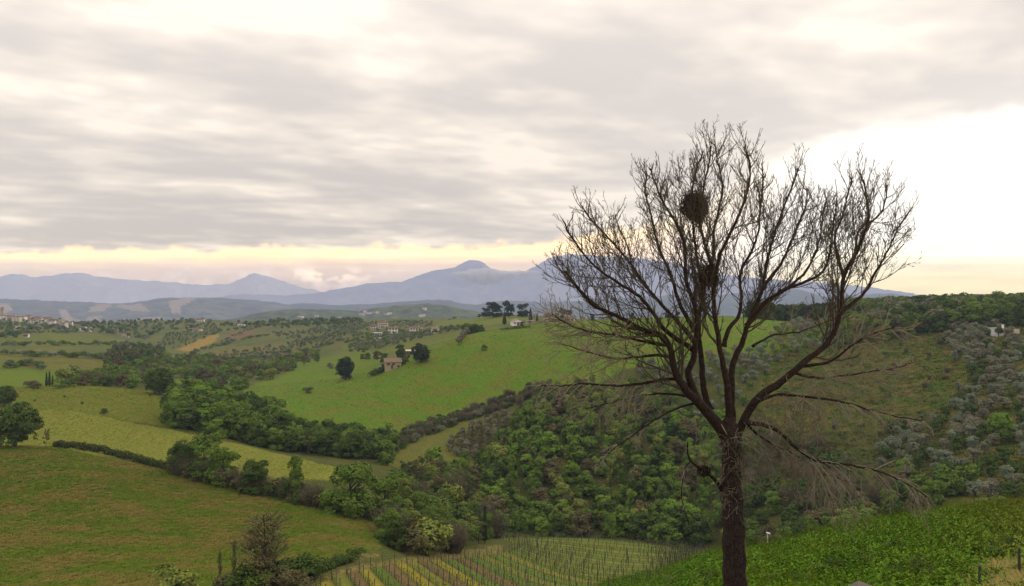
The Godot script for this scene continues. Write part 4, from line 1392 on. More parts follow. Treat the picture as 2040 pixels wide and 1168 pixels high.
func bough(s: Shape, p: Vector3, dir: Vector3, length: float, r: float, lift: float, tone: Color):
	var pts := PackedVector3Array([p])
	var rad := PackedFloat32Array([r])
	var d := dir.normalized()
	var q := p
	var n := 8
	for k in n:
		d = (d + Vector3(0, lift * 0.16, 0) + rand_dir() * 0.14).normalized()
		q += d * length / n
		pts.append(q)
		rad.append(maxf(r * (1.0 - 0.8 * sqrt((k + 1.0) / n)), 0.007))
	tube(s, pts, rad, 6, tone)
	var count := int(length / 0.17)
	for k in count:
		var f := lerpf(0.15, 0.98, (k + rng.randf()) / count) * n
		var i := mini(int(f), n - 1)
		var along := (pts[i + 1] - pts[i]).normalized()
		var side := along.cross(rand_dir()).normalized()
		var a := rng.randf_range(0.4, 0.9)
		var l := rng.randf_range(0.25, 0.85) * (1.2 - 0.6 * f / n)
		sprout(s, pts[i].lerp(pts[i + 1], f - i), along * cos(a) + side * sin(a), l, maxf(rad[i] * 0.4, 0.010), 1, lift, tone, 0.6)

func build_bare_tree():
	rng.seed = 91
	tree_mat = StandardMaterial3D.new()
	tree_mat.vertex_color_use_as_albedo = true
	tree_mat.roughness = 0.95
	tree_mat.metallic_specular = 0.2
	tree_mat.albedo_texture = noise_tex(256, 0.03, 5, Color(0.45, 0.42, 0.42), Color(1.35, 1.25, 1.2), 33)
	tree_mat.uv1_triplanar = true
	tree_mat.uv1_world_triplanar = true
	tree_mat.uv1_scale = Vector3(2.6, 0.8, 2.6)
	tree_mat.normal_enabled = true
	tree_mat.normal_texture = noise_tex(256, 0.05, 4, Color.BLACK, Color.WHITE, 34, FastNoiseLite.TYPE_SIMPLEX_SMOOTH, true)
	tree_mat.normal_scale = 2.0
	twig_mat = StandardMaterial3D.new()
	twig_mat.vertex_color_use_as_albedo = true
	twig_mat.roughness = 0.95
	twig_mat.metallic_specular = 0.2
	var foot := at(1463, 1262, TREE_D)
	foot.y = ground(foot.x, foot.z)
	var t := thing("bare_tree", "large leafless tree holding two bird nests in the right foreground", "tree", Vector3.ZERO)
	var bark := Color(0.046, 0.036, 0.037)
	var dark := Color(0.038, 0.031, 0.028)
	var grey := Color(0.210, 0.185, 0.150)
	# trunk, with a flare at the foot
	var s := Shape.new()
	var tp := PackedVector3Array()
	var tr := PackedFloat32Array()
	var tv := [[1463, 1270, 40], [1463, 1235, 31], [1463, 1190, 25.5], [1463, 1150, 23.5], [1461, 1100, 22.5], [1460, 1050, 22], [1458, 1000, 20.5], [1456, 950, 19], [1457, 910, 17.5], [1456, 885, 19], [1454, 862, 20], [1453, 845, 15], [1452, 830, 9]]
	for k in 73:
		var x := k / 72.0 * (tv.size() - 1)
		var i := mini(int(x), tv.size() - 2)
		var f := x - i
		tp.append(at(lerpf(tv[i][0], tv[i + 1][0], f) + 1.5 * sin(k * 0.9), lerpf(tv[i][1], tv[i + 1][1], f), TREE_D))
		tr.append(lerpf(tv[i][2], tv[i + 1][2], f) * TREE_D / F)
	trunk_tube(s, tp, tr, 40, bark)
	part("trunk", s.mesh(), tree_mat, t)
	# limbs: points, radius px at base and tip, depth offsets, lift of twigs, colour, twig length, density
	var L := [
		# left fork and its uprights
		[[[1452, 880], [1425, 839], [1393, 803], [1366, 777], [1344, 739], [1336, 697], [1318, 668], [1278, 657], [1238, 634], [1183, 608], [1150, 572], [1125, 540]], 17, 2.2, 0, -1.2, 0.5, 1.0, 1.0],
		[[[1395, 806], [1371, 750], [1380, 718], [1386, 680], [1388, 627], [1377, 589], [1367, 560], [1366, 520], [1362, 480], [1345, 440], [1324, 408], [1306, 366], [1296, 335]], 10.5, 1.5, 0, -0.8, 0.7, 0.95, 1.0],
		[[[1414, 818], [1403, 781], [1397, 723], [1392, 660], [1394, 620], [1400, 585], [1392, 530], [1383, 470], [1378, 410], [1385, 350], [1402, 300]], 10, 1.6, 0.3, 1.0, 0.75, 0.95, 1.1],
		[[[1386, 682], [1350, 641], [1318, 607], [1290, 574], [1258, 527], [1221, 484], [1180, 440], [1160, 410]], 7, 1.5, -0.4, 1.4, 0.6, 0.95, 1.0],
		[[[1385, 700], [1330, 662], [1300, 622], [1275, 592], [1234, 565], [1191, 535], [1150, 490], [1122, 440]], 7.5, 1.5, 0, -2.0, 0.5, 0.95, 1.0],
		[[[1384, 660], [1352, 600], [1338, 550], [1312, 490], [1298, 430], [1286, 380], [1290, 350]], 6.5, 1.4, 0.3, 1.6, 0.7, 0.9, 1.0],
		[[[1398, 590], [1420, 520], [1425, 450], [1440, 380], [1430, 320], [1426, 285]], 5.5, 1.3, 0.5, 1.9, 0.75, 0.85, 1.1],
		# middle
		[[[1455, 870], [1452, 821], [1448, 766], [1439, 721], [1430, 667], [1423, 618], [1422, 577], [1427, 550], [1410, 508], [1403, 478], [1396, 445], [1400, 390], [1412, 330], [1418, 290]], 11, 1.5, 0, -0.6, 0.75, 0.95, 1.1],
		[[[1426, 545], [1436, 505], [1450, 476], [1474, 424], [1490, 381], [1496, 330], [1488, 300]], 6, 1.3, -0.2, -1.4, 0.75, 0.9, 1.1],
		[[[1441, 690], [1452, 655], [1470, 633], [1477, 600], [1475, 545], [1496, 505], [1511, 462], [1514, 420], [1522, 368], [1518, 325]], 7, 1.3, 0, 0.8, 0.75, 0.9, 1.0],
		# right of the middle
		[[[1462, 862], [1456, 793], [1461, 723], [1479, 682], [1488, 650], [1502, 618], [1519, 577], [1524, 545], [1534, 497], [1549, 450], [1568, 400], [1585, 355], [1592, 335]], 10.5, 1.5, 0.2, 0.9, 0.7, 0.95, 1.1],
		[[[1520, 574], [1556, 525], [1582, 470], [1604, 415], [1612, 378]], 5.5, 1.3, 0.5, 2.0, 0.7, 0.9, 1.0],
		[[[1488, 650], [1520, 608], [1556, 582], [1606, 561], [1640, 540], [1655, 500], [1660, 450], [1668, 405]], 6.5, 1.3, 0.2, -1.5, 0.65, 0.9, 1.0],
		[[[1556, 582], [1600, 548], [1622, 510], [1634, 475], [1640, 430], [1648, 395]], 4.5, 1.2, 0.0, 1.5, 0.7, 0.8, 1.0],
		# the great right limb
		[[[1466, 872], [1502, 800], [1556, 762], [1597, 726], [1642, 690], [1664, 655], [1676, 606], [1680, 560], [1690, 530], [1706, 505], [1726, 456], [1731, 425], [1726, 385], [1722, 358]], 12, 1.5, 0, -0.8, 0.7, 0.95, 1.1],
		[[[1672, 625], [1700, 603], [1722, 583], [1752, 531], [1774, 490], [1790, 455], [1806, 432]], 6.5, 1.3, -0.2, 0.8, 0.65, 0.85, 1.1],
		[[[1681, 548], [1668, 505], [1664, 470], [1680, 430], [1690, 385], [1700, 360]], 4.5, 1.2, -0.3, -1.2, 0.75, 0.8, 1.0],
		[[[1706, 505], [1712, 460], [1755, 425], [1768, 385], [1766, 365]], 3.8, 1.1, -0.5, 0.6, 0.7, 0.75, 1.0],
		# right side limbs, spreading low
		[[[1590, 730], [1651, 721], [1696, 690], [1741, 664], [1790, 652]], 4.8, 1.1, 0, -1.4, 0.1, 0.8, 1.0],
		[[[1580, 742], [1620, 752], [1651, 753], [1728, 742], [1780, 734], [1818, 722]], 4.6, 1.1, 0, 1.2, 0.0, 0.75, 0.9],
		[[[1497, 807], [1540, 788], [1597, 789], [1683, 803], [1755, 823], [1836, 839]], 5.5, 1.1, -0.1, -1.8, -0.15, 0.75, 0.9],
		[[[1482, 842], [1538, 852], [1588, 893], [1625, 917], [1683, 925], [1746, 938], [1809, 965], [1845, 990]], 6.5, 1.1, -0.2, -1.4, -0.55, 0.95, 0.9],
		[[[1490, 850], [1530, 880], [1580, 905], [1640, 940], [1700, 965]], 4.0, 1.0, 0.2, 1.5, -0.5, 0.85, 0.9],
		[[[1500, 690], [1540, 668], [1590, 662], [1650, 640], [1700, 632]], 3.6, 1.0, 0.2, 1.8, 0.2, 0.7, 0.8],
		# left side limbs, spreading low
		[[[1372, 772], [1344, 755], [1276, 764], [1231, 769], [1163, 764], [1118, 769], [1072, 768]], 6, 1.1, 0, -1.0, -0.2, 0.8, 0.9],
		[[[1378, 792], [1340, 785], [1303, 785], [1249, 794], [1199, 807], [1160, 815]], 4.2, 1.0, 0, 1.2, -0.35, 0.75, 0.9],
		[[[1384, 803], [1339, 818], [1294, 843], [1244, 879], [1208, 906], [1186, 930]], 3.4, 0.9, 0.1, -1.2, -0.45, 0.4, 0.6],
		[[[1340, 712], [1310, 708], [1262, 712], [1222, 714], [1163, 699], [1109, 681]], 5.5, 1.1, 0, 1.4, 0.0, 0.85, 1.0],
		[[[1336, 690], [1290, 682], [1230, 668], [1170, 660], [1120, 640], [1100, 625]], 5.0, 1.1, 0, -1.6, 0.15, 0.85, 1.0],
		[[[1278, 657], [1230, 645], [1180, 600], [1130, 555], [1105, 520]], 4.5, 1.1, -0.5, 0.8, 0.45, 0.85, 1.0],
		[[[1290, 574], [1262, 540], [1250, 490], [1232, 450], [1225, 425]], 3.6, 1.0, 0.4, 1.6, 0.6, 0.7, 0.9],
		# the stub low on the trunk and the creeper hanging from it
		[[[1438, 975], [1418, 950], [1398, 936], [1376, 918], [1369, 900], [1370, 880]], 6.5, 1.2, 0, -0.9, 0.1, 0.35, 0.7],
		[[[1376, 918], [1362, 938], [1357, 983], [1362, 1010], [1371, 1042]], 1.6, 0.8, -0.9, -0.9, -0.5, 0.2, 0.5],
	]
	var crown := poly([1060, 780, 1085, 600, 1090, 480, 1110, 405, 1180, 390, 1260, 420, 1275, 340, 1330, 300, 1400, 268, 1450, 272, 1520, 300, 1600, 335, 1640, 370, 1720, 345, 1780, 380, 1830, 430, 1820, 520, 1780, 600, 1850, 720, 1850, 1000])
	for q in L:
		var px: Array = q[0]
		var path := limb_path(px, q[3], q[4])
		var n := path.size()
		var r0: float = q[1] * TREE_D / F
		var r1: float = q[2] * TREE_D / F
		var rad := PackedFloat32Array()
		for k in n:
			var f := float(k) / (n - 1)
			rad.append(lerpf(r0, r1, pow(f, 0.5)) * (0.86 if k > 0 else 1.0))
		var ls := Shape.new()
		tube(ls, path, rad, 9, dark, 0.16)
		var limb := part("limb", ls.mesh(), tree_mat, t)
		# twigs along it
		var ts := Shape.new()
		var length := path_length(path)
		var lift: float = q[5]
		var count := int(length / (0.165 if q[5] > 0.3 else 0.10) * q[7])
		var tone := dark.lerp(grey, 0.12 if lift > 0.3 else 0.8)
		for k in count:
			var f := lerpf(0.14 if length < 3.0 else 0.26, 0.99, (k + rng.randf()) / count)
			var i := mini(int(f * (n - 1)), n - 2)
			var p := path[i].lerp(path[i + 1], f * (n - 1) - i)
			var along := (path[i + 1] - path[i]).normalized()
			var side := along.cross(rand_dir()).normalized()
			if lift < -0.1: side = (side + Vector3(0, -0.55, 0)).normalized()
			var a := rng.randf_range(0.45, 1.0)
			var dir := along * cos(a) + side * sin(a)
			var len: float = q[6] * rng.randf_range(0.45, 1.8) * (1.3 - 0.82 * f)
			sprout(ts, p, dir, len, maxf(rad[i] * 0.36, 0.0135 if lift > 0.3 else 0.015), 0 if len > 0.45 else 1, lift, tone, 0.62)
		# boughs: longer side branches with twigs of their own
		if q[1] >= 4.5 and lift > -0.1:
			var nb := int(length * 0.95)
			for k in nb:
				var f := lerpf(0.32, 0.86, (k + rng.randf()) / nb)
				var i := mini(int(f * (n - 1)), n - 2)
				var along := (path[i + 1] - path[i]).normalized()
				var side := along.cross(rand_dir()).normalized()
				side.z *= 0.6
				var a := rng.randf_range(0.35, 0.7)
				var bd := along * cos(a) + side * sin(a)
				var bl := minf(length * (1.0 - f) * rng.randf_range(0.6, 0.95) + 0.5, 2.4)
				# the crown keeps its outline
				for w in 4:
					var e := path[i] + (bd + Vector3(0, lift * 0.5, 0)).normalized() * (bl + 0.35)
					if inside(crown, CX + F * e.x / -e.z, VH + (EYE - e.y) * F / -e.z): break
					bl *= 0.7
				bough(ts, path[i], bd, bl, rad[i] * 0.52, lift, tone)
		part("twigs", ts.mesh(), twig_mat, limb)
	# the pale torn strip on the left fork
	var sc := Shape.new()
	var sp := PackedVector3Array()
	for q in [[1420, 826], [1428, 834], [1436, 845], [1442, 855], [1448, 866]]:
		sp.append(at(q[0], q[1], TREE_D - 0.205))
	tube(sc, sp, PackedFloat32Array([0.008, 0.015, 0.012, 0.018, 0.008]), 6, Color(0.27, 0.20, 0.13))
	part("torn_strip", sc.mesh(), twig_mat, t)
	# dead creeper clinging to the trunk
	var cs := Shape.new()
	for k in 240:
		var y := rng.randf_range(850, 1010)
		var a := rng.randf_range(-0.3, PI + 0.3)
		var c := at(1457, y, TREE_D)
		var o := Vector3(cos(a), 0, sin(a))
		sprout(cs, c + o * 0.22, (o * 0.7 + rand_dir()).normalized(), rng.randf_range(0.15, 0.5), 0.007, 2, -0.3, grey.lerp(dark, rng.randf()), 0.6)
	# the pale tangle where the right limbs leave
	for k in 190:
		var u := rng.randf_range(1480, 1640)
		var v := lerpf(880, 770, (u - 1480) / 160.0) + rng.randf_range(-45, 70)
		sprout(cs, at(u, v, TREE_D + rng.randf_range(-1.0, 0.8)), (rand_dir() + Vector3(0.3, -0.3, 0)).normalized(), rng.randf_range(0.3, 0.8), 0.008, 1, -0.35, grey.lerp(dark, rng.randf() * 0.7), 0.6)
	part("dead_creeper", cs.mesh(), twig_mat, t)
	# the nests
	nest(at(1384, 412, TREE_D + 0.6), 0.31, 0.36, 560, "large round stick nest high in the bare tree", 5)
	nest(at(1410, 546, TREE_D - 0.35), 0.20, 0.27, 200, "smaller ragged stick nest in the middle of the bare tree", 6)
	nest(at(1402, 938, TREE_D - 0.35), 0.15, 0.13, 110, "dark tangle of sticks on the low stub of the trunk", 7, "stick_tangle", "sticks", "")

# a trunk with vertical bark ridges
func trunk_tube(s: Shape, pts: PackedVector3Array, radii: PackedFloat32Array, sides: int, col: Color):
	var n := pts.size()
	var pos := PackedVector3Array()
	for k in n:
		for q in sides:
			var a := TAU * q / sides
			var o := Vector3(cos(a), 0, sin(a))
			var y := pts[k].y
			var ridge_n := 0.055 * noise_b.get_noise_3d(o.x * 6.0, y * 0.9, o.z * 6.0) + 0.09 * noise_b.get_noise_3d(o.x * 1.5, y * 0.5, o.z * 1.5 + 7.0)
			pos.append(pts[k] + o * (radii[k] * (1.0 + 1.1 * ridge_n)))
	for k in n:
		for q in sides:
			var e1 := pos[k * sides + (q + 1) % sides] - pos[k * sides + (q + sides - 1) % sides]
			var e2 := pos[mini(k + 1, n - 1) * sides + q] - pos[maxi(k - 1, 0) * sides + q]
			s.v.append(pos[k * sides + q])
			s.n.append(e2.cross(e1).normalized())
			s.c.append(col)
	for k in n - 1:
		for q in sides:
			var a := k * sides + q
			var b := k * sides + (q + 1) % sides
			s.i.append_array(PackedInt32Array([a, b, a + sides, b, b + sides, a + sides]))

func nest(c: Vector3, rx: float, ry: float, sticks: int, label: String, seed_no: int, called := "bird_nest", category := "nest", group := "nests in the bare tree"):
	rng.seed = seed_no
	var s := Shape.new()
	var inner := Shape.new()
	for k in sticks:
		var d := rand_dir()
		var p := d * Vector3(rx, ry, rx) * lerpf(0.25, 0.95, sqrt(rng.randf())) * (1.0 + 0.55 * noise_b.get_noise_3d(d.x * 1.2, d.y * 1.2 + seed_no, d.z * 1.2))
		var tdir := (d.cross(rand_dir()) + rand_dir() * 0.35).normalized()
		var l := rng.randf_range(0.3, 1.15) * rx
		var m := p + d * 0.03
		tube(s if k % 3 else inner, PackedVector3Array([p - tdir * l, m, p + tdir * l]), PackedFloat32Array([0.004, 0.009, 0.004]), 3, Color(0.030, 0.024, 0.021) * rng.randf_range(0.6, 1.4))
	for k in sticks / 8:
		var d := rand_dir()
		var p := d * Vector3(rx, ry, rx) * 0.7
		var e := p + (d * 0.6 + rand_dir()).normalized() * rx * rng.randf_range(0.5, 1.1)
		tube(s, PackedVector3Array([p, p.lerp(e, 0.5) + rand_dir() * 0.02, e]), PackedFloat32Array([0.008, 0.007, 0.005]), 3, Color(0.03, 0.024, 0.021))
	var o := thing(called, label, category, c, 0.0, group)
	part("outer_sticks", s.mesh(), twig_mat, o)
	part("inner_sticks", inner.mesh(), twig_mat, o)
# ------------------------------------------------------------------ the vineyard
var GUIDE := [
	[[560, 1190], [580, 1210], [600, 1230], [620, 1250], [640, 1270]],
	[[690, 1142], [706, 1168], [722, 1190], [745, 1215], [770, 1240]],
	[[795, 1121], [826, 1146], [858, 1170], [900, 1195], [950, 1220]],
	[[905, 1112], [955, 1140], [1005, 1166], [1070, 1186], [1140, 1200]],
	[[1012, 1100], [1075, 1126], [1150, 1150], [1220, 1160], [1300, 1166]],
	[[1040, 1088], [1110, 1114], [1200, 1132], [1290, 1136], [1360, 1128]],
	[[1000, 1074], [1120, 1092], [1240, 1110], [1345, 1114], [1425, 1106]],
	[[992, 1071], [1100, 1070], [1220, 1077], [1335, 1089], [1436, 1097]],
]

func guide_point(t: float, s: float) -> Vector2:
	var ft := t * (GUIDE.size() - 1)
	var i := mini(int(ft), GUIDE.size() - 2)
	var f := ft - i
	var out := []
	for k in [i, i + 1]:
		var g: Array = GUIDE[k]
		var fs := s * (g.size() - 1)
		var j := mini(int(fs), g.size() - 2)
		var q := fs - j
		var P := func(m): return Vector2(g[clampi(m, 0, g.size() - 1)][0], g[clampi(m, 0, g.size() - 1)][1])
		out.append((P.call(j) as Vector2).cubic_interpolate(P.call(j + 1), P.call(j - 1), P.call(j + 2), q))
	return (out[0] as Vector2).lerp(out[1], f)

func build_vineyard():
	rng.seed = 81
	var rows := 34
	var seg := 60
	var lines := []
	for r in rows:
		var t := pow(r / float(rows - 1), 0.92)
		var line := PackedVector3Array()
		for k in seg + 1:
			var g := guide_point(t, k / float(seg))
			line.append(hit(g.x, g.y, 70.0, 260.0))
		lines.append(line)
	# grassed and tilled alleys, each a strip of the ground between two rows
	var alley_mat := StandardMaterial3D.new()
	alley_mat.vertex_color_use_as_albedo = true
	alley_mat.roughness = 0.95
	alley_mat.metallic_specular = 0.15
	alley_mat.albedo_texture = (mats["ground"] as StandardMaterial3D).albedo_texture
	alley_mat.uv1_triplanar = true
	alley_mat.uv1_world_triplanar = true
	alley_mat.uv1_scale = Vector3(0.25, 0.25, 0.25)
	var s := Shape.new()
	var cross := 6
	for r in rows - 1:
		var g: Color = [Color(0.120, 0.180, 0.032), Color(0.200, 0.200, 0.040), Color(0.105, 0.160, 0.030), Color(0.175, 0.190, 0.040)][r % 4]
		if r < 14 and r % 3 == 1: g = Color(0.180, 0.120, 0.062)
		if r < 14 and r % 3 == 2: g = Color(0.270, 0.235, 0.035)
		var base := s.v.size()
		for k in seg + 1:
			for c in cross + 1:
				var f := c / float(cross)
				var p: Vector3 = lines[r][k].lerp(lines[r + 1][k], f)
				p.y = ground(p.x, p.z) + 0.06
				var e := absf(f - 0.5) * 2.0
				var n := noise_b.get_noise_2d(p.x * 0.8, p.z * 0.8)
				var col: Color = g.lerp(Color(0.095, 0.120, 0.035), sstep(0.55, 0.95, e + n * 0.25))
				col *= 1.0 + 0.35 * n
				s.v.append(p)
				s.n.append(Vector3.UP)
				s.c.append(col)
		for k in seg:
			for c in cross:
				var a := base + k * (cross + 1) + c
				var b := a + cross + 1
				s.i.append_array(PackedInt32Array([a, a + 1, b, a + 1, b + 1, b]))
	var o := part("vineyard_ground", s.mesh(), alley_mat, self)
	tag(o, "striped grass and soil alleys of the vineyard", "", "", "structure")
	# the rows: posts, wires, bare vine stocks with young leaves
	var post_mat := flat_mat("post", Color(0.070, 0.062, 0.055), 0.9)
	var wire_mat := flat_mat("wire", Color(0.24, 0.23, 0.21), 0.6)
	var ps := Shape.new()
	box(ps, Vector3(0, 0.8, 0), Vector3(0.04, 0.95, 0.04), Color.WHITE)
	var post := ps.mesh()
	var vs := Shape.new()
	tube(vs, PackedVector3Array([Vector3(0, -0.1, 0), Vector3(0.04, 0.35, 0.02), Vector3(-0.02, 0.7, 0.0), Vector3(0.25, 0.85, 0)]), PackedFloat32Array([0.04, 0.035, 0.03, 0.015]), 5, Color(0.065, 0.05, 0.04))
	for k in 10:
		leaf(vs, Vector3(rng.randf_range(-0.5, 0.5), rng.randf_range(0.65, 1.0), rng.randf_range(-0.1, 0.1)), (rand_dir() + Vector3(0, 0.6, 0)).normalized(), 0.13, Color(0.13, 0.18, 0.04) * rng.randf_range(0.7, 1.3))
	var vine := vs.mesh()
	for r in rows:
		var line: PackedVector3Array = lines[r]
		var place := "running down to the bottom edge" if r < 15 else ("in the middle slope" if r < 25 else "of the upper block")
		var row := thing("vine_row", "vine row %s, %s counted from the track" % [place, ordinal(r + 1)], "vine row", line[0], 0.0, "vine rows of the vineyard")
		var step := 0.0
		var next := rng.randf() * 1.0
		var wires := [0.75, 1.25, 1.7]
		var ws := Shape.new()
		var wp := PackedVector3Array()
		var vines := []
		var k := 0
		var acc := 0.0
		var n_posts := 0
		for q in line.size() - 1:
			var a := line[q]
			var b := line[q + 1]
			var l := a.distance_to(b)
			while next <= acc + l:
				var p := a.lerp(b, clampf((next - acc) / maxf(l, 0.001), 0.0, 1.0))
				p.y = ground(p.x, p.z)
				if k % 5 == 0:
					if n_posts < 60:
						var m := part("post", post, post_mat, row, p - line[0])
						m.rotation = Vector3(rng.randf_range(-0.05, 0.05), rng.randf(), rng.randf_range(-0.05, 0.05))
						m.scale = Vector3(1.0, rng.randf_range(0.9, 1.08), 1.0)
						n_posts += 1
					wp.append(p - line[0])
				elif k % 2 == 1:
					vines.append(p - line[0])
				k += 1
				next += 1.0
			acc += l
		if wp.size() > 1:
			for h in wires:
				var pts := PackedVector3Array()
				var rad := PackedFloat32Array()
				for p in wp:
					pts.append(p + Vector3(0, h, 0))
					rad.append(0.004)
				tube(ws, pts, rad, 3, Color.WHITE)
			part("wires", ws.mesh(), wire_mat, row)
		if vines.size() > 0:
			var dir := (line[line.size() - 1] - line[0]).normalized()
			var mm := MultiMesh.new()
			mm.transform_format = MultiMesh.TRANSFORM_3D
			mm.mesh = vine
			mm.instance_count = vines.size()
			for q in vines.size():
				mm.set_instance_transform(q, Transform3D(Basis(Vector3.UP, atan2(-dir.z, dir.x) + rng.randf_range(-0.5, 0.5)).scaled(Vector3.ONE * rng.randf_range(0.8, 1.15)), vines[q]))
			var mi := MultiMeshInstance3D.new()
			mi.name = "vines"
			mi.multimesh = mm
			mi.material_override = mats["copies"]
			mi.set_meta("kind", "stuff")
			row.add_child(mi, true)

func ordinal(n: int) -> String:
	var w := ["first", "second", "third", "fourth", "fifth", "sixth", "seventh", "eighth", "ninth", "tenth", "eleventh", "twelfth", "thirteenth", "fourteenth", "fifteenth", "sixteenth", "seventeenth", "eighteenth", "nineteenth", "twentieth"]
	if n <= 20: return w[n - 1]
	if n == 30: return "thirtieth"
	if n == 40: return "fortieth"
	return ("twenty-" if n < 30 else "thirty-") + w[n % 10 - 1]

# ------------------------------------------------------------------ houses
# size in metres: w along the front, dp deep, h to the eaves, rise of the roof; windows [x, y, width, height] on the front
func house(called: String, label: String, p: Vector3, turn: float, w: float, dp: float, h: float, rise: float, wall_c: Color, roof_c: Color, windows: Array, doors := [], chimney := true, group := "", gable_front := false) -> Node3D:
	var o := thing(called, label, "house", p, turn, group)
	var wm := flat_mat("wall %s" % wall_c, wall_c, 0.9)
	var rm := flat_mat("roof %s" % roof_c, roof_c, 0.85)
	var dark := flat_mat("window_glass", Color(0.035, 0.04, 0.05), 0.2)
	var frame := flat_mat("shutter", Color(0.11, 0.085, 0.06), 0.7)
	var s := Shape.new()
	var hw := w / 2
	var hd := dp / 2
	box(s, Vector3(0, h / 2 - 1.0, 0), Vector3(hw, h / 2 + 1.0, hd), Color.WHITE)
	if rise > 0.0:
		if gable_front:
			for z in [hd - 0.001, -hd + 0.001]:
				quad(s, Vector3(-hw, h, z), Vector3(hw, h, z), Vector3(0, h + rise, z), Vector3(0, h + rise, z), Color.WHITE)
		else:
			for x in [hw - 0.001, -hw + 0.001]:
				quad(s, Vector3(x, h, -hd), Vector3(x, h, hd), Vector3(x, h + rise, 0), Vector3(x, h + rise, 0), Color.WHITE)
	part("wall", s.mesh(), wm, o)
	var rs := Shape.new()
	if rise > 0.0:
		var e := 0.45
		for sg in [-1.0, 1.0]:
			var half: float = hw if gable_front else hd
			var slope := Vector2(half + e, rise * (half + e) / half)
			var ang := atan2(slope.y, slope.x)
			var l := slope.length() / 2.0
			if gable_front:
				box(rs, Vector3(sg * (half + e) / 2, h + rise - slope.y / 2 + 0.10, 0), Vector3(l, 0.09, hd + e), Color.WHITE, Basis(Vector3.BACK, -sg * ang))
			else:
				box(rs, Vector3(0, h + rise - slope.y / 2 + 0.10, sg * (half + e) / 2), Vector3(hw + e, 0.09, l), Color.WHITE, Basis(Vector3.RIGHT, sg * ang))
	else:
		box(rs, Vector3(0, h + 0.12, 0), Vector3(hw + 0.25, 0.12, hd + 0.25), Color.WHITE)
	var roof := part("roof", rs.mesh(), rm, o)
	if chimney:
		var cs := Shape.new()
		box(cs, Vector3(w * 0.22, h + maxf(rise, 0.4) + 0.25, 0.0), Vector3(0.35, 0.85, 0.35), Color.WHITE)
		box(cs, Vector3(w * 0.22, h + maxf(rise, 0.4) + 1.16, 0.0), Vector3(0.45, 0.06, 0.45), Color.WHITE)
		part("chimney", cs.mesh(), wm, roof)
	for q in windows:
		var ws := Shape.new()
		box(ws, Vector3(q[0], q[1], hd + 0.01), Vector3(q[2] / 2, q[3] / 2, 0.03), Color.WHITE)
		var win := part("window", ws.mesh(), dark, o)
		var fs := Shape.new()
		box(fs, Vector3(q[0], q[1] - q[3] / 2 - 0.06, hd + 0.06), Vector3(q[2] / 2 + 0.12, 0.05, 0.10), Color.WHITE)
		for sx in [-1.0, 1.0]:
			box(fs, Vector3(q[0] + sx * (q[2] / 2 + 0.2), q[1], hd + 0.04), Vector3(0.18, q[3] / 2, 0.03), Color.WHITE)
		part("shutters", fs.mesh(), frame, win)
	for q in doors:
		var ds := Shape.new()
		box(ds, Vector3(q[0], q[2] / 2, hd + 0.015), Vector3(q[1] / 2, q[2] / 2, 0.04), Color.WHITE)
		part("door", ds.mesh(), frame, o)
	return o

func simple_windows(w: float, floors: int, n: int) -> Array:
	var out := []
	for f in floors:
		for k in n:
			out.append([(-0.5 + (k + 0.5) / n) * w * 0.9, 1.5 + f * 2.8, 0.9, 1.3])
	return out

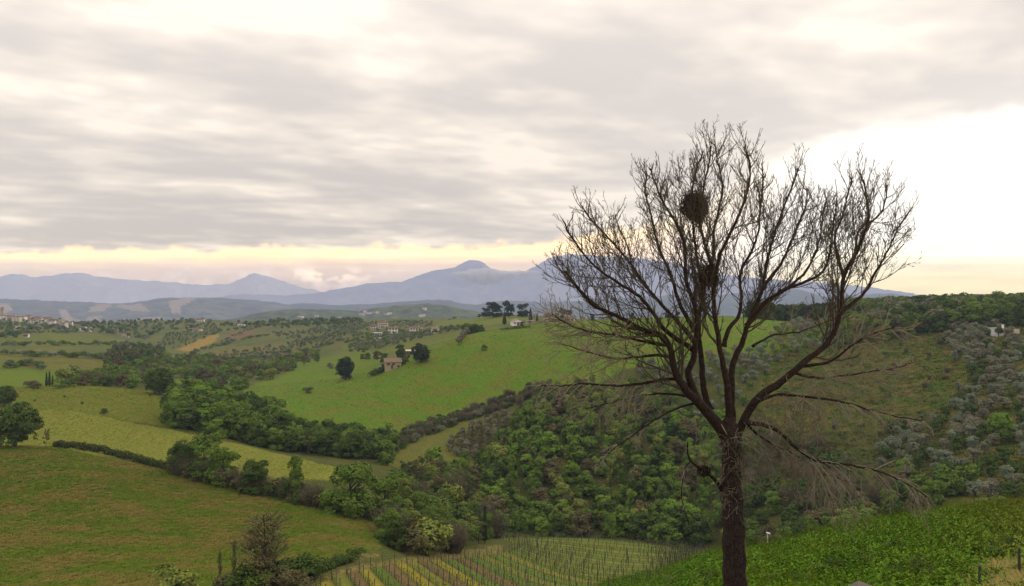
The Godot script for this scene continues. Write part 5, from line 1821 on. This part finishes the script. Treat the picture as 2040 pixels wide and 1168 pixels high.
func build_houses():
	rng.seed = 77
	var white := Color(0.74, 0.72, 0.69)
	var cream := Color(0.58, 0.53, 0.44)
	var stone := Color(0.34, 0.28, 0.17)
	var tile := Color(0.17, 0.105, 0.075)
	var old := Color(0.22, 0.17, 0.12)
	# the stone farmhouse on the green hill's shoulder
	house("stone_farmhouse", "old stone farmhouse with a sagging roof left on the green hill", hit(782, 734, 400.0), 0.25, 9.0, 7.0, 3.7, 1.9, stone, Color(0.19, 0.145, 0.095), [[-2.6, 2.6, 0.8, 0.9], [0.2, 2.6, 0.8, 0.9], [2.9, 1.4, 0.8, 0.9]], [[-0.6, 1.3, 2.1]], true)
	house("stone_annex", "low stone outbuilding against the left side of the old farmhouse", hit(762, 738, 400.0), 0.25, 4.0, 4.0, 1.9, 0.6, stone, Color(0.20, 0.16, 0.12), [[0.4, 1.1, 0.7, 0.7]], [], false)
	house("small_shed", "small pale shed behind the old stone farmhouse", hit(818, 710, 480.0), 0.1, 5.0, 4.0, 2.2, 0.5, white, cream, [], [[0, 1.2, 1.9]], false)
	# on the ridge
	house("ridge_farmhouse", "large pale farmhouse with brown roof on the ridge", hit(1098, 640, 430.0), -0.12, 11.5, 8.0, 4.6, 1.7, Color(0.47, 0.42, 0.35), tile, simple_windows(11.5, 2, 4), [[-1.2, 1.1, 2.1]], true)
	house("ridge_annex", "lower wing with brown roof beside the large ridge farmhouse", hit(1134, 640, 430.0), -0.12, 8.5, 7.0, 3.4, 1.3, Color(0.40, 0.36, 0.30), old, simple_windows(8.5, 1, 3), [[2.6, 1.1, 2.1]], true)
	house("white_barn", "white gabled barn left of the ridge farmhouse", hit(1030, 648, 410.0), 0.2, 8.5, 7.0, 2.9, 1.6, white, Color(0.30, 0.24, 0.19), [[-2.2, 1.7, 1.0, 0.9], [2.2, 1.7, 1.0, 0.9]], [[0.2, 2.0, 2.3]], false, "", true)
	house("low_annex", "low grey shed joined to the right of the white barn", hit(1056, 645, 410.0), 0.1, 5.5, 4.0, 2.0, 0.5, Color(0.35, 0.32, 0.29), old, [[0.0, 1.2, 0.8, 0.7]], [], false)
	# the village below the middle hill
	house("white_house", "white two-storey house, left of the two village houses", hit(783, 664, 700.0), 0.15, 10.5, 8.0, 5.2, 1.6, white, tile, simple_windows(10.5, 2, 3), [[0.5, 1.1, 2.1]], true)
	house("white_house", "wide white two-storey house, right of the village pair", hit(829, 664, 700.0), -0.1, 12.5, 8.0, 5.4, 1.5, white, tile, simple_windows(12.5, 2, 4), [[1.0, 1.1, 2.1]], true)
	house("beige_house", "small beige house right of the white village pair", hit(867, 664, 700.0), -0.2, 6.5, 6.0, 4.2, 1.4, cream, old, simple_windows(6.5, 1, 2), [], true)
	house("flat_house", "long white flat-roofed building left of the village pair", hit(752, 668, 700.0), 0.0, 10.0, 6.0, 2.8, 0.0, white, white, simple_windows(10, 1, 4), [], false)
	house("flat_house", "small white shed below the long flat-roofed building", hit(753, 678, 650.0), 0.0, 6.0, 4.0, 2.2, 0.0, white, white, [], [[0.5, 1.4, 1.8]], false)
	house("pale_house", "pale house behind dark trees at the village's left end", hit(744, 658, 750.0), 0.1, 6.0, 6.0, 5.0, 1.2, cream, tile, simple_windows(6, 2, 2), [], true)
	house("pale_house", "tall cream house behind the village's dark trees", hit(763, 654, 850.0), 0.1, 12.0, 8.0, 6.5, 1.6, cream, tile, simple_windows(12, 2, 4), [], true)
	# the white house on the right hill
	var rh := house("hillside_house", "low white flat-roofed house among olives on the right hill", hit(1992, 668, 260.0), 0.12, 6.2, 5.5, 3.0, 0.0, Color(0.60, 0.59, 0.62), Color(0.50, 0.47, 0.45), [[-1.0, 1.6, 0.8, 0.9], [1.6, 1.6, 0.8, 0.9]], [[0.4, 0.9, 2.0]], true)
	var an := Shape.new()
	box(an, Vector3(5.2, 0.9, 0.6), Vector3(2.1, 1.7, 2.0), Color.WHITE)
	part("side_wing", an.mesh(), flat_mat("wing", Color(0.44, 0.40, 0.36)), rh)
	house("garden_shed", "tiny white shed left of the white hillside house", hit(1960, 666, 260.0), 0.0, 2.4, 1.6, 0.7, 0.0, white, white, [], [], false)
	house("garden_shed", "small white hut half hidden on the slope behind the bare tree", hit(1787, 668, 260.0), 0.3, 2.6, 2.0, 1.3, 0.4, white, white, [], [], false)
	# scattered houses of the left valley
	for q in [[165, 660, 14, 5.0, "pale house, left of the pair on the left slope"], [176, 660, 12, 4.5, "pale house, right of the pair on the left slope"], [250, 672, 13, 4.0, "white farmhouse below the wooded knoll on the left"], [392, 661, 20, 3.0, "long white barn above the yellow field"], [481, 650, 13, 4.5, "beige house on the crest above the ploughed field"], [224, 654, 9, 4.0, "small pale house between trees on the left crest"], [33, 656, 12, 4.0, "pale house lowest in the hillside town"], [53, 672, 9, 3.0, "tiny white shed below the hillside town"], [400, 642, 14, 5.0, "pale farmhouse on the crest left of the middle hill"], [310, 716, 8, 2.5, "tiny white shed in the wooded gully"]]:
		var p := hit(q[0], q[1], 500.0)
		var w: float = q[2] * -p.z / F
		house("valley_house", q[4], p, rng.randf_range(-0.3, 0.3), w, w * 0.7, q[3], 1.3, white if q[0] % 2 else cream, tile, simple_windows(w, 1 if q[3] < 4.2 else 2, 3), [], false, "houses of the left valley")
	# the hillside town at the left edge
	var n := 0
	for k in 22:
		var u := 8.0 + k * 6.2 + rng.randf_range(-2, 2)
		var v := interp([[0, 636], [40, 638], [90, 644], [140, 652]], u) + rng.randf_range(-3, 5)
		var p := hit(u, v, 900.0)
		var w := rng.randf_range(7, 12)
		n += 1
		house("town_house", "%s house from the left in the hillside town, %s" % [ordinal(n), "whitish" if k % 3 == 0 else "ochre"], p, rng.randf_range(-0.4, 0.4), w, 8.0, rng.randf_range(4.5, 8.0), 1.6, [white, cream, Color(0.42, 0.32, 0.22)][k % 3], tile, simple_windows(w, 2, 2), [], k % 2 == 0, "houses of the hillside town")
	var tower := house("bell_tower", "square bell tower of the town at the left edge", hit(4, 636, 900.0), 0.2, 4.5, 4.5, 19.0, 2.2, Color(0.38, 0.30, 0.20), tile, [[0, 16.0, 1.2, 2.2]], [], false, "", true)
	# on the middle hill, far off
	var mh := [[728, 622, "white"], [735, 626, "white"], [742, 625, "cream"], [720, 628, "cream"], [750, 624, "white"], [845, 618, "white"], [838, 630, "white"], [843, 632, "white"], [770, 628, "cream"], [630, 632, "cream"], [680, 634, "white"], [600, 633, "white"], [712, 618, "cream"], [776, 626, "white"]]
	for k in mh.size():
		var q = mh[k]
		var p := hill_hit(q[0], q[1])
		var w := rng.randf_range(14, 24)
		house("hill_house", "tiny %s building on the blue middle hill, %s from the left" % [q[2], ["sixth", "seventh", "eighth", "fifth", "ninth", "fourteenth", "twelfth", "thirteenth", "tenth", "second", "third", "first", "fourth", "eleventh"][k]], p, rng.randf_range(-0.4, 0.4), w, 11.0, rng.randf_range(6, 9), 2.6, white if q[2] == "white" else cream, tile, simple_windows(w, 2, 3), [], false, "buildings on the middle hill")

var mid_mesh: ArrayMesh
func hill_hit(u: float, v: float) -> Vector3:
	# nearest vertex of the middle hill to the pixel
	var best := 1e9
	var out := Vector3.ZERO
	for p in mid_pos:
		var d := -p.z
		var e := absf(CX + F * p.x / d - u) + absf(VH + (EYE - p.y) * F / d - v) * 1.5
		if e < best:
			best = e
			out = p
	return out
var mid_pos := PackedVector3Array()

# ------------------------------------------------------------------ posts, lamp, shed, clouds
func build_small():
	rng.seed = 88
	# the lamp at the vineyard's corner
	var p := hit(1528, 1096, 60.0)
	p = at(1528, 1094, 98.0)
	p.y = minf(p.y, ground(p.x, p.z) + 0.0)
	var topy := at(1528, 1062, 98.0).y
	var o := thing("lamp_post", "small white lamp post at the corner of the vineyard", "lamp post", p)
	var s := Shape.new()
	tube(s, PackedVector3Array([Vector3(0, -0.2, 0), Vector3(0, topy - p.y, 0)]), PackedFloat32Array([0.06, 0.045]), 8, Color.WHITE)
	var pm := flat_mat("lamp_pole", Color(0.55, 0.55, 0.54), 0.5)
	part("pole", s.mesh(), pm, o)
	s = Shape.new()
	box(s, Vector3(0.08, topy - p.y + 0.05, 0), Vector3(0.22, 0.05, 0.12), Color.WHITE, Basis(Vector3.BACK, -0.25))
	part("lamp_head", s.mesh(), flat_mat("lamp_head", Color(0.75, 0.75, 0.74), 0.4), o)
	# fence posts at the right edge
	for q in [[1948, 1176, 1128, 42.0, "dark wooden fence post cut by the bottom edge at right"], [2027, 1146, 1092, 46.0, "dark wooden fence post near the right edge"], [1972, 1100, 1078, 62.0, "far small fence post in the brambles"]]:
		var f := hit(q[0], q[1], 28.0)
		var topp := at(q[0], q[2], -f.z)
		var fo := thing("fence_post", q[4], "fence post", f, 0.0, "posts of the right fence")
		s = Shape.new()
		var hh := topp.y - f.y
		tube(s, PackedVector3Array([Vector3(0, -0.3, 0), Vector3(0.02, hh * 0.5, 0), Vector3(0.03, hh, 0), Vector3(0.03, hh + 0.02, 0)]), PackedFloat32Array([0.075, 0.07, 0.065, 0.01]), 8, Color.WHITE, 0.2)
		part("post", s.mesh(), flat_mat("fence_post", Color(0.045, 0.045, 0.04), 0.9), fo)
		s = Shape.new()
		box(s, Vector3(0.03, hh * 0.8, 0.075), Vector3(0.01, 0.03, 0.01), Color.WHITE)
		part("staple", s.mesh(), flat_mat("staple", Color(0.3, 0.29, 0.27), 0.5), fo)
	# the corner of a small gabled roof at the bottom edge
	var d := 26.0
	var peak := at(1702, 1174, d)
	var g := thing("wooden_shed", "small weathered wooden shed, only its roof corner showing", "shed", Vector3(peak.x, ground(peak.x, peak.z), peak.z), -0.5)
	var hh := peak.y - g.position.y
	s = Shape.new()
	box(s, Vector3(0.5, hh / 2 - 0.5, -0.4), Vector3(0.52, hh / 2, 0.45), Color.WHITE)
	var wood := flat_mat("shed_wood", Color(0.10, 0.085, 0.07), 0.95)
	part("wall", s.mesh(), wood, g)
	var rm := flat_mat("shed_roof", Color(0.125, 0.105, 0.092), 0.95)
	for sg in [-1.0, 1.0]:
		for k in 6:
			s = Shape.new()
			var z := 0.1 - k * 0.19
			var len := 0.18 if sg < 0.0 else 0.62
			var c := Vector3(0, hh, z) + Vector3(sg * len, -len * (0.75 if sg < 0.0 else 0.26), 0)
			box(s, c, Vector3(len * (1.25 if sg < 0.0 else 1.04), 0.02, 0.092), Color.WHITE * rng.randf_range(0.85, 1.1), Basis(Vector3.BACK, -sg * (0.64 if sg < 0.0 else 0.255)))
			part("plank", s.mesh(), rm, g)
	# a pole on the right hilltop
	var up := hit(1937, 640, 260.0)
	var uo := thing("utility_pole", "thin pale utility pole among the hilltop trees", "utility pole", up)
	s = Shape.new()
	tube(s, PackedVector3Array([Vector3(0, -0.3, 0), Vector3(0, 26.0 * -up.z / F, 0)]), PackedFloat32Array([0.13, 0.09]), 8, Color.WHITE)
	part("pole", s.mesh(), flat_mat("utility", Color(0.40, 0.38, 0.36), 0.8), uo)
	s = Shape.new()
	box(s, Vector3(0, 24.0 * -up.z / F, 0), Vector3(0.7, 0.05, 0.05), Color.WHITE)
	part("crossarm", s.mesh(), flat_mat("utility", Color(0.40, 0.38, 0.36), 0.8), uo)

# a bank of vapour: many rounded heads joined
func cloud(label: String, heads: Array, d: float):
	var o := thing("cloud", label, "cloud", at(heads[0][0], heads[0][1], d))
	var m := flat_mat("vapour", Color(0.90, 0.88, 0.87), 1.0)
	m.metallic_specular = 0.0
	m.albedo_color.a = 0.5
	m.transparency = BaseMaterial3D.TRANSPARENCY_ALPHA
	m.backlight_enabled = true
	m.backlight = Color(0.9, 0.88, 0.87)
	for q in heads:
		var s := Shape.new()
		var c := at(q[0], q[1], d) - o.position + Vector3(0, 0, rng.randf_range(-60, 60))
		var r: Vector3 = Vector3(q[2], q[3], q[2]) * d / F
		var cols := 28
		var rows := 16
		for j in rows + 1:
			var b := PI * j / rows
			for k in cols:
				var a := TAU * k / cols
				var n := Vector3(sin(b) * cos(a), cos(b), sin(b) * sin(a))
				var w := 1.0 + 0.3 * noise_b.get_noise_3d(n.x * 1.3 + q[0], n.y * 1.3 + q[1], n.z * 1.3)
				s.v.append(c + n * r * w)
				s.n.append((n / r).normalized())
				s.c.append(Color.WHITE)
		for j in rows:
			for k in cols:
				var a := j * cols + k
				var b := j * cols + (k + 1) % cols
				s.i.append_array(PackedInt32Array([a, a + cols, b, b, a + cols, b + cols]))
		part("cloud_head", s.mesh(), m, o)
	return o

func build_clouds():
	rng.seed = 95
	var heads := [[920, 548, 20, 7], [942, 549, 21, 13], [962, 551, 20, 16], [984, 551, 21, 13], [1006, 548, 22, 9], [1030, 545, 24, 6], [1056, 543, 20, 3.5], [970, 541, 24, 7]]
	cloud("small white cloud lying between the peak and the long mountain", heads, 10300.0)

func _ready():
	rng.seed = 7
	noise_a.seed = 3
	noise_a.frequency = 1.0
	noise_a.fractal_octaves = 3
	noise_b.seed = 12
	noise_b.frequency = 1.0
	noise_b.fractal_octaves = 3
	set_view()
	prepare_terrain()
	prepare_fields()
	build_ground()
	build_far()
	leaf_mat("leaf_hedge", Color(0.055, 0.075, 0.024))
	build_protos()
	rng.seed = 41
	build_woods()
	rng.seed = 42
	build_single_trees()
	mass("far_trees", "trees of the woods too many to tell apart", rest)
	build_hedge()
	build_grass()
	build_vineyard()
	build_houses()
	build_bare_tree()
	build_small()
	build_clouds()
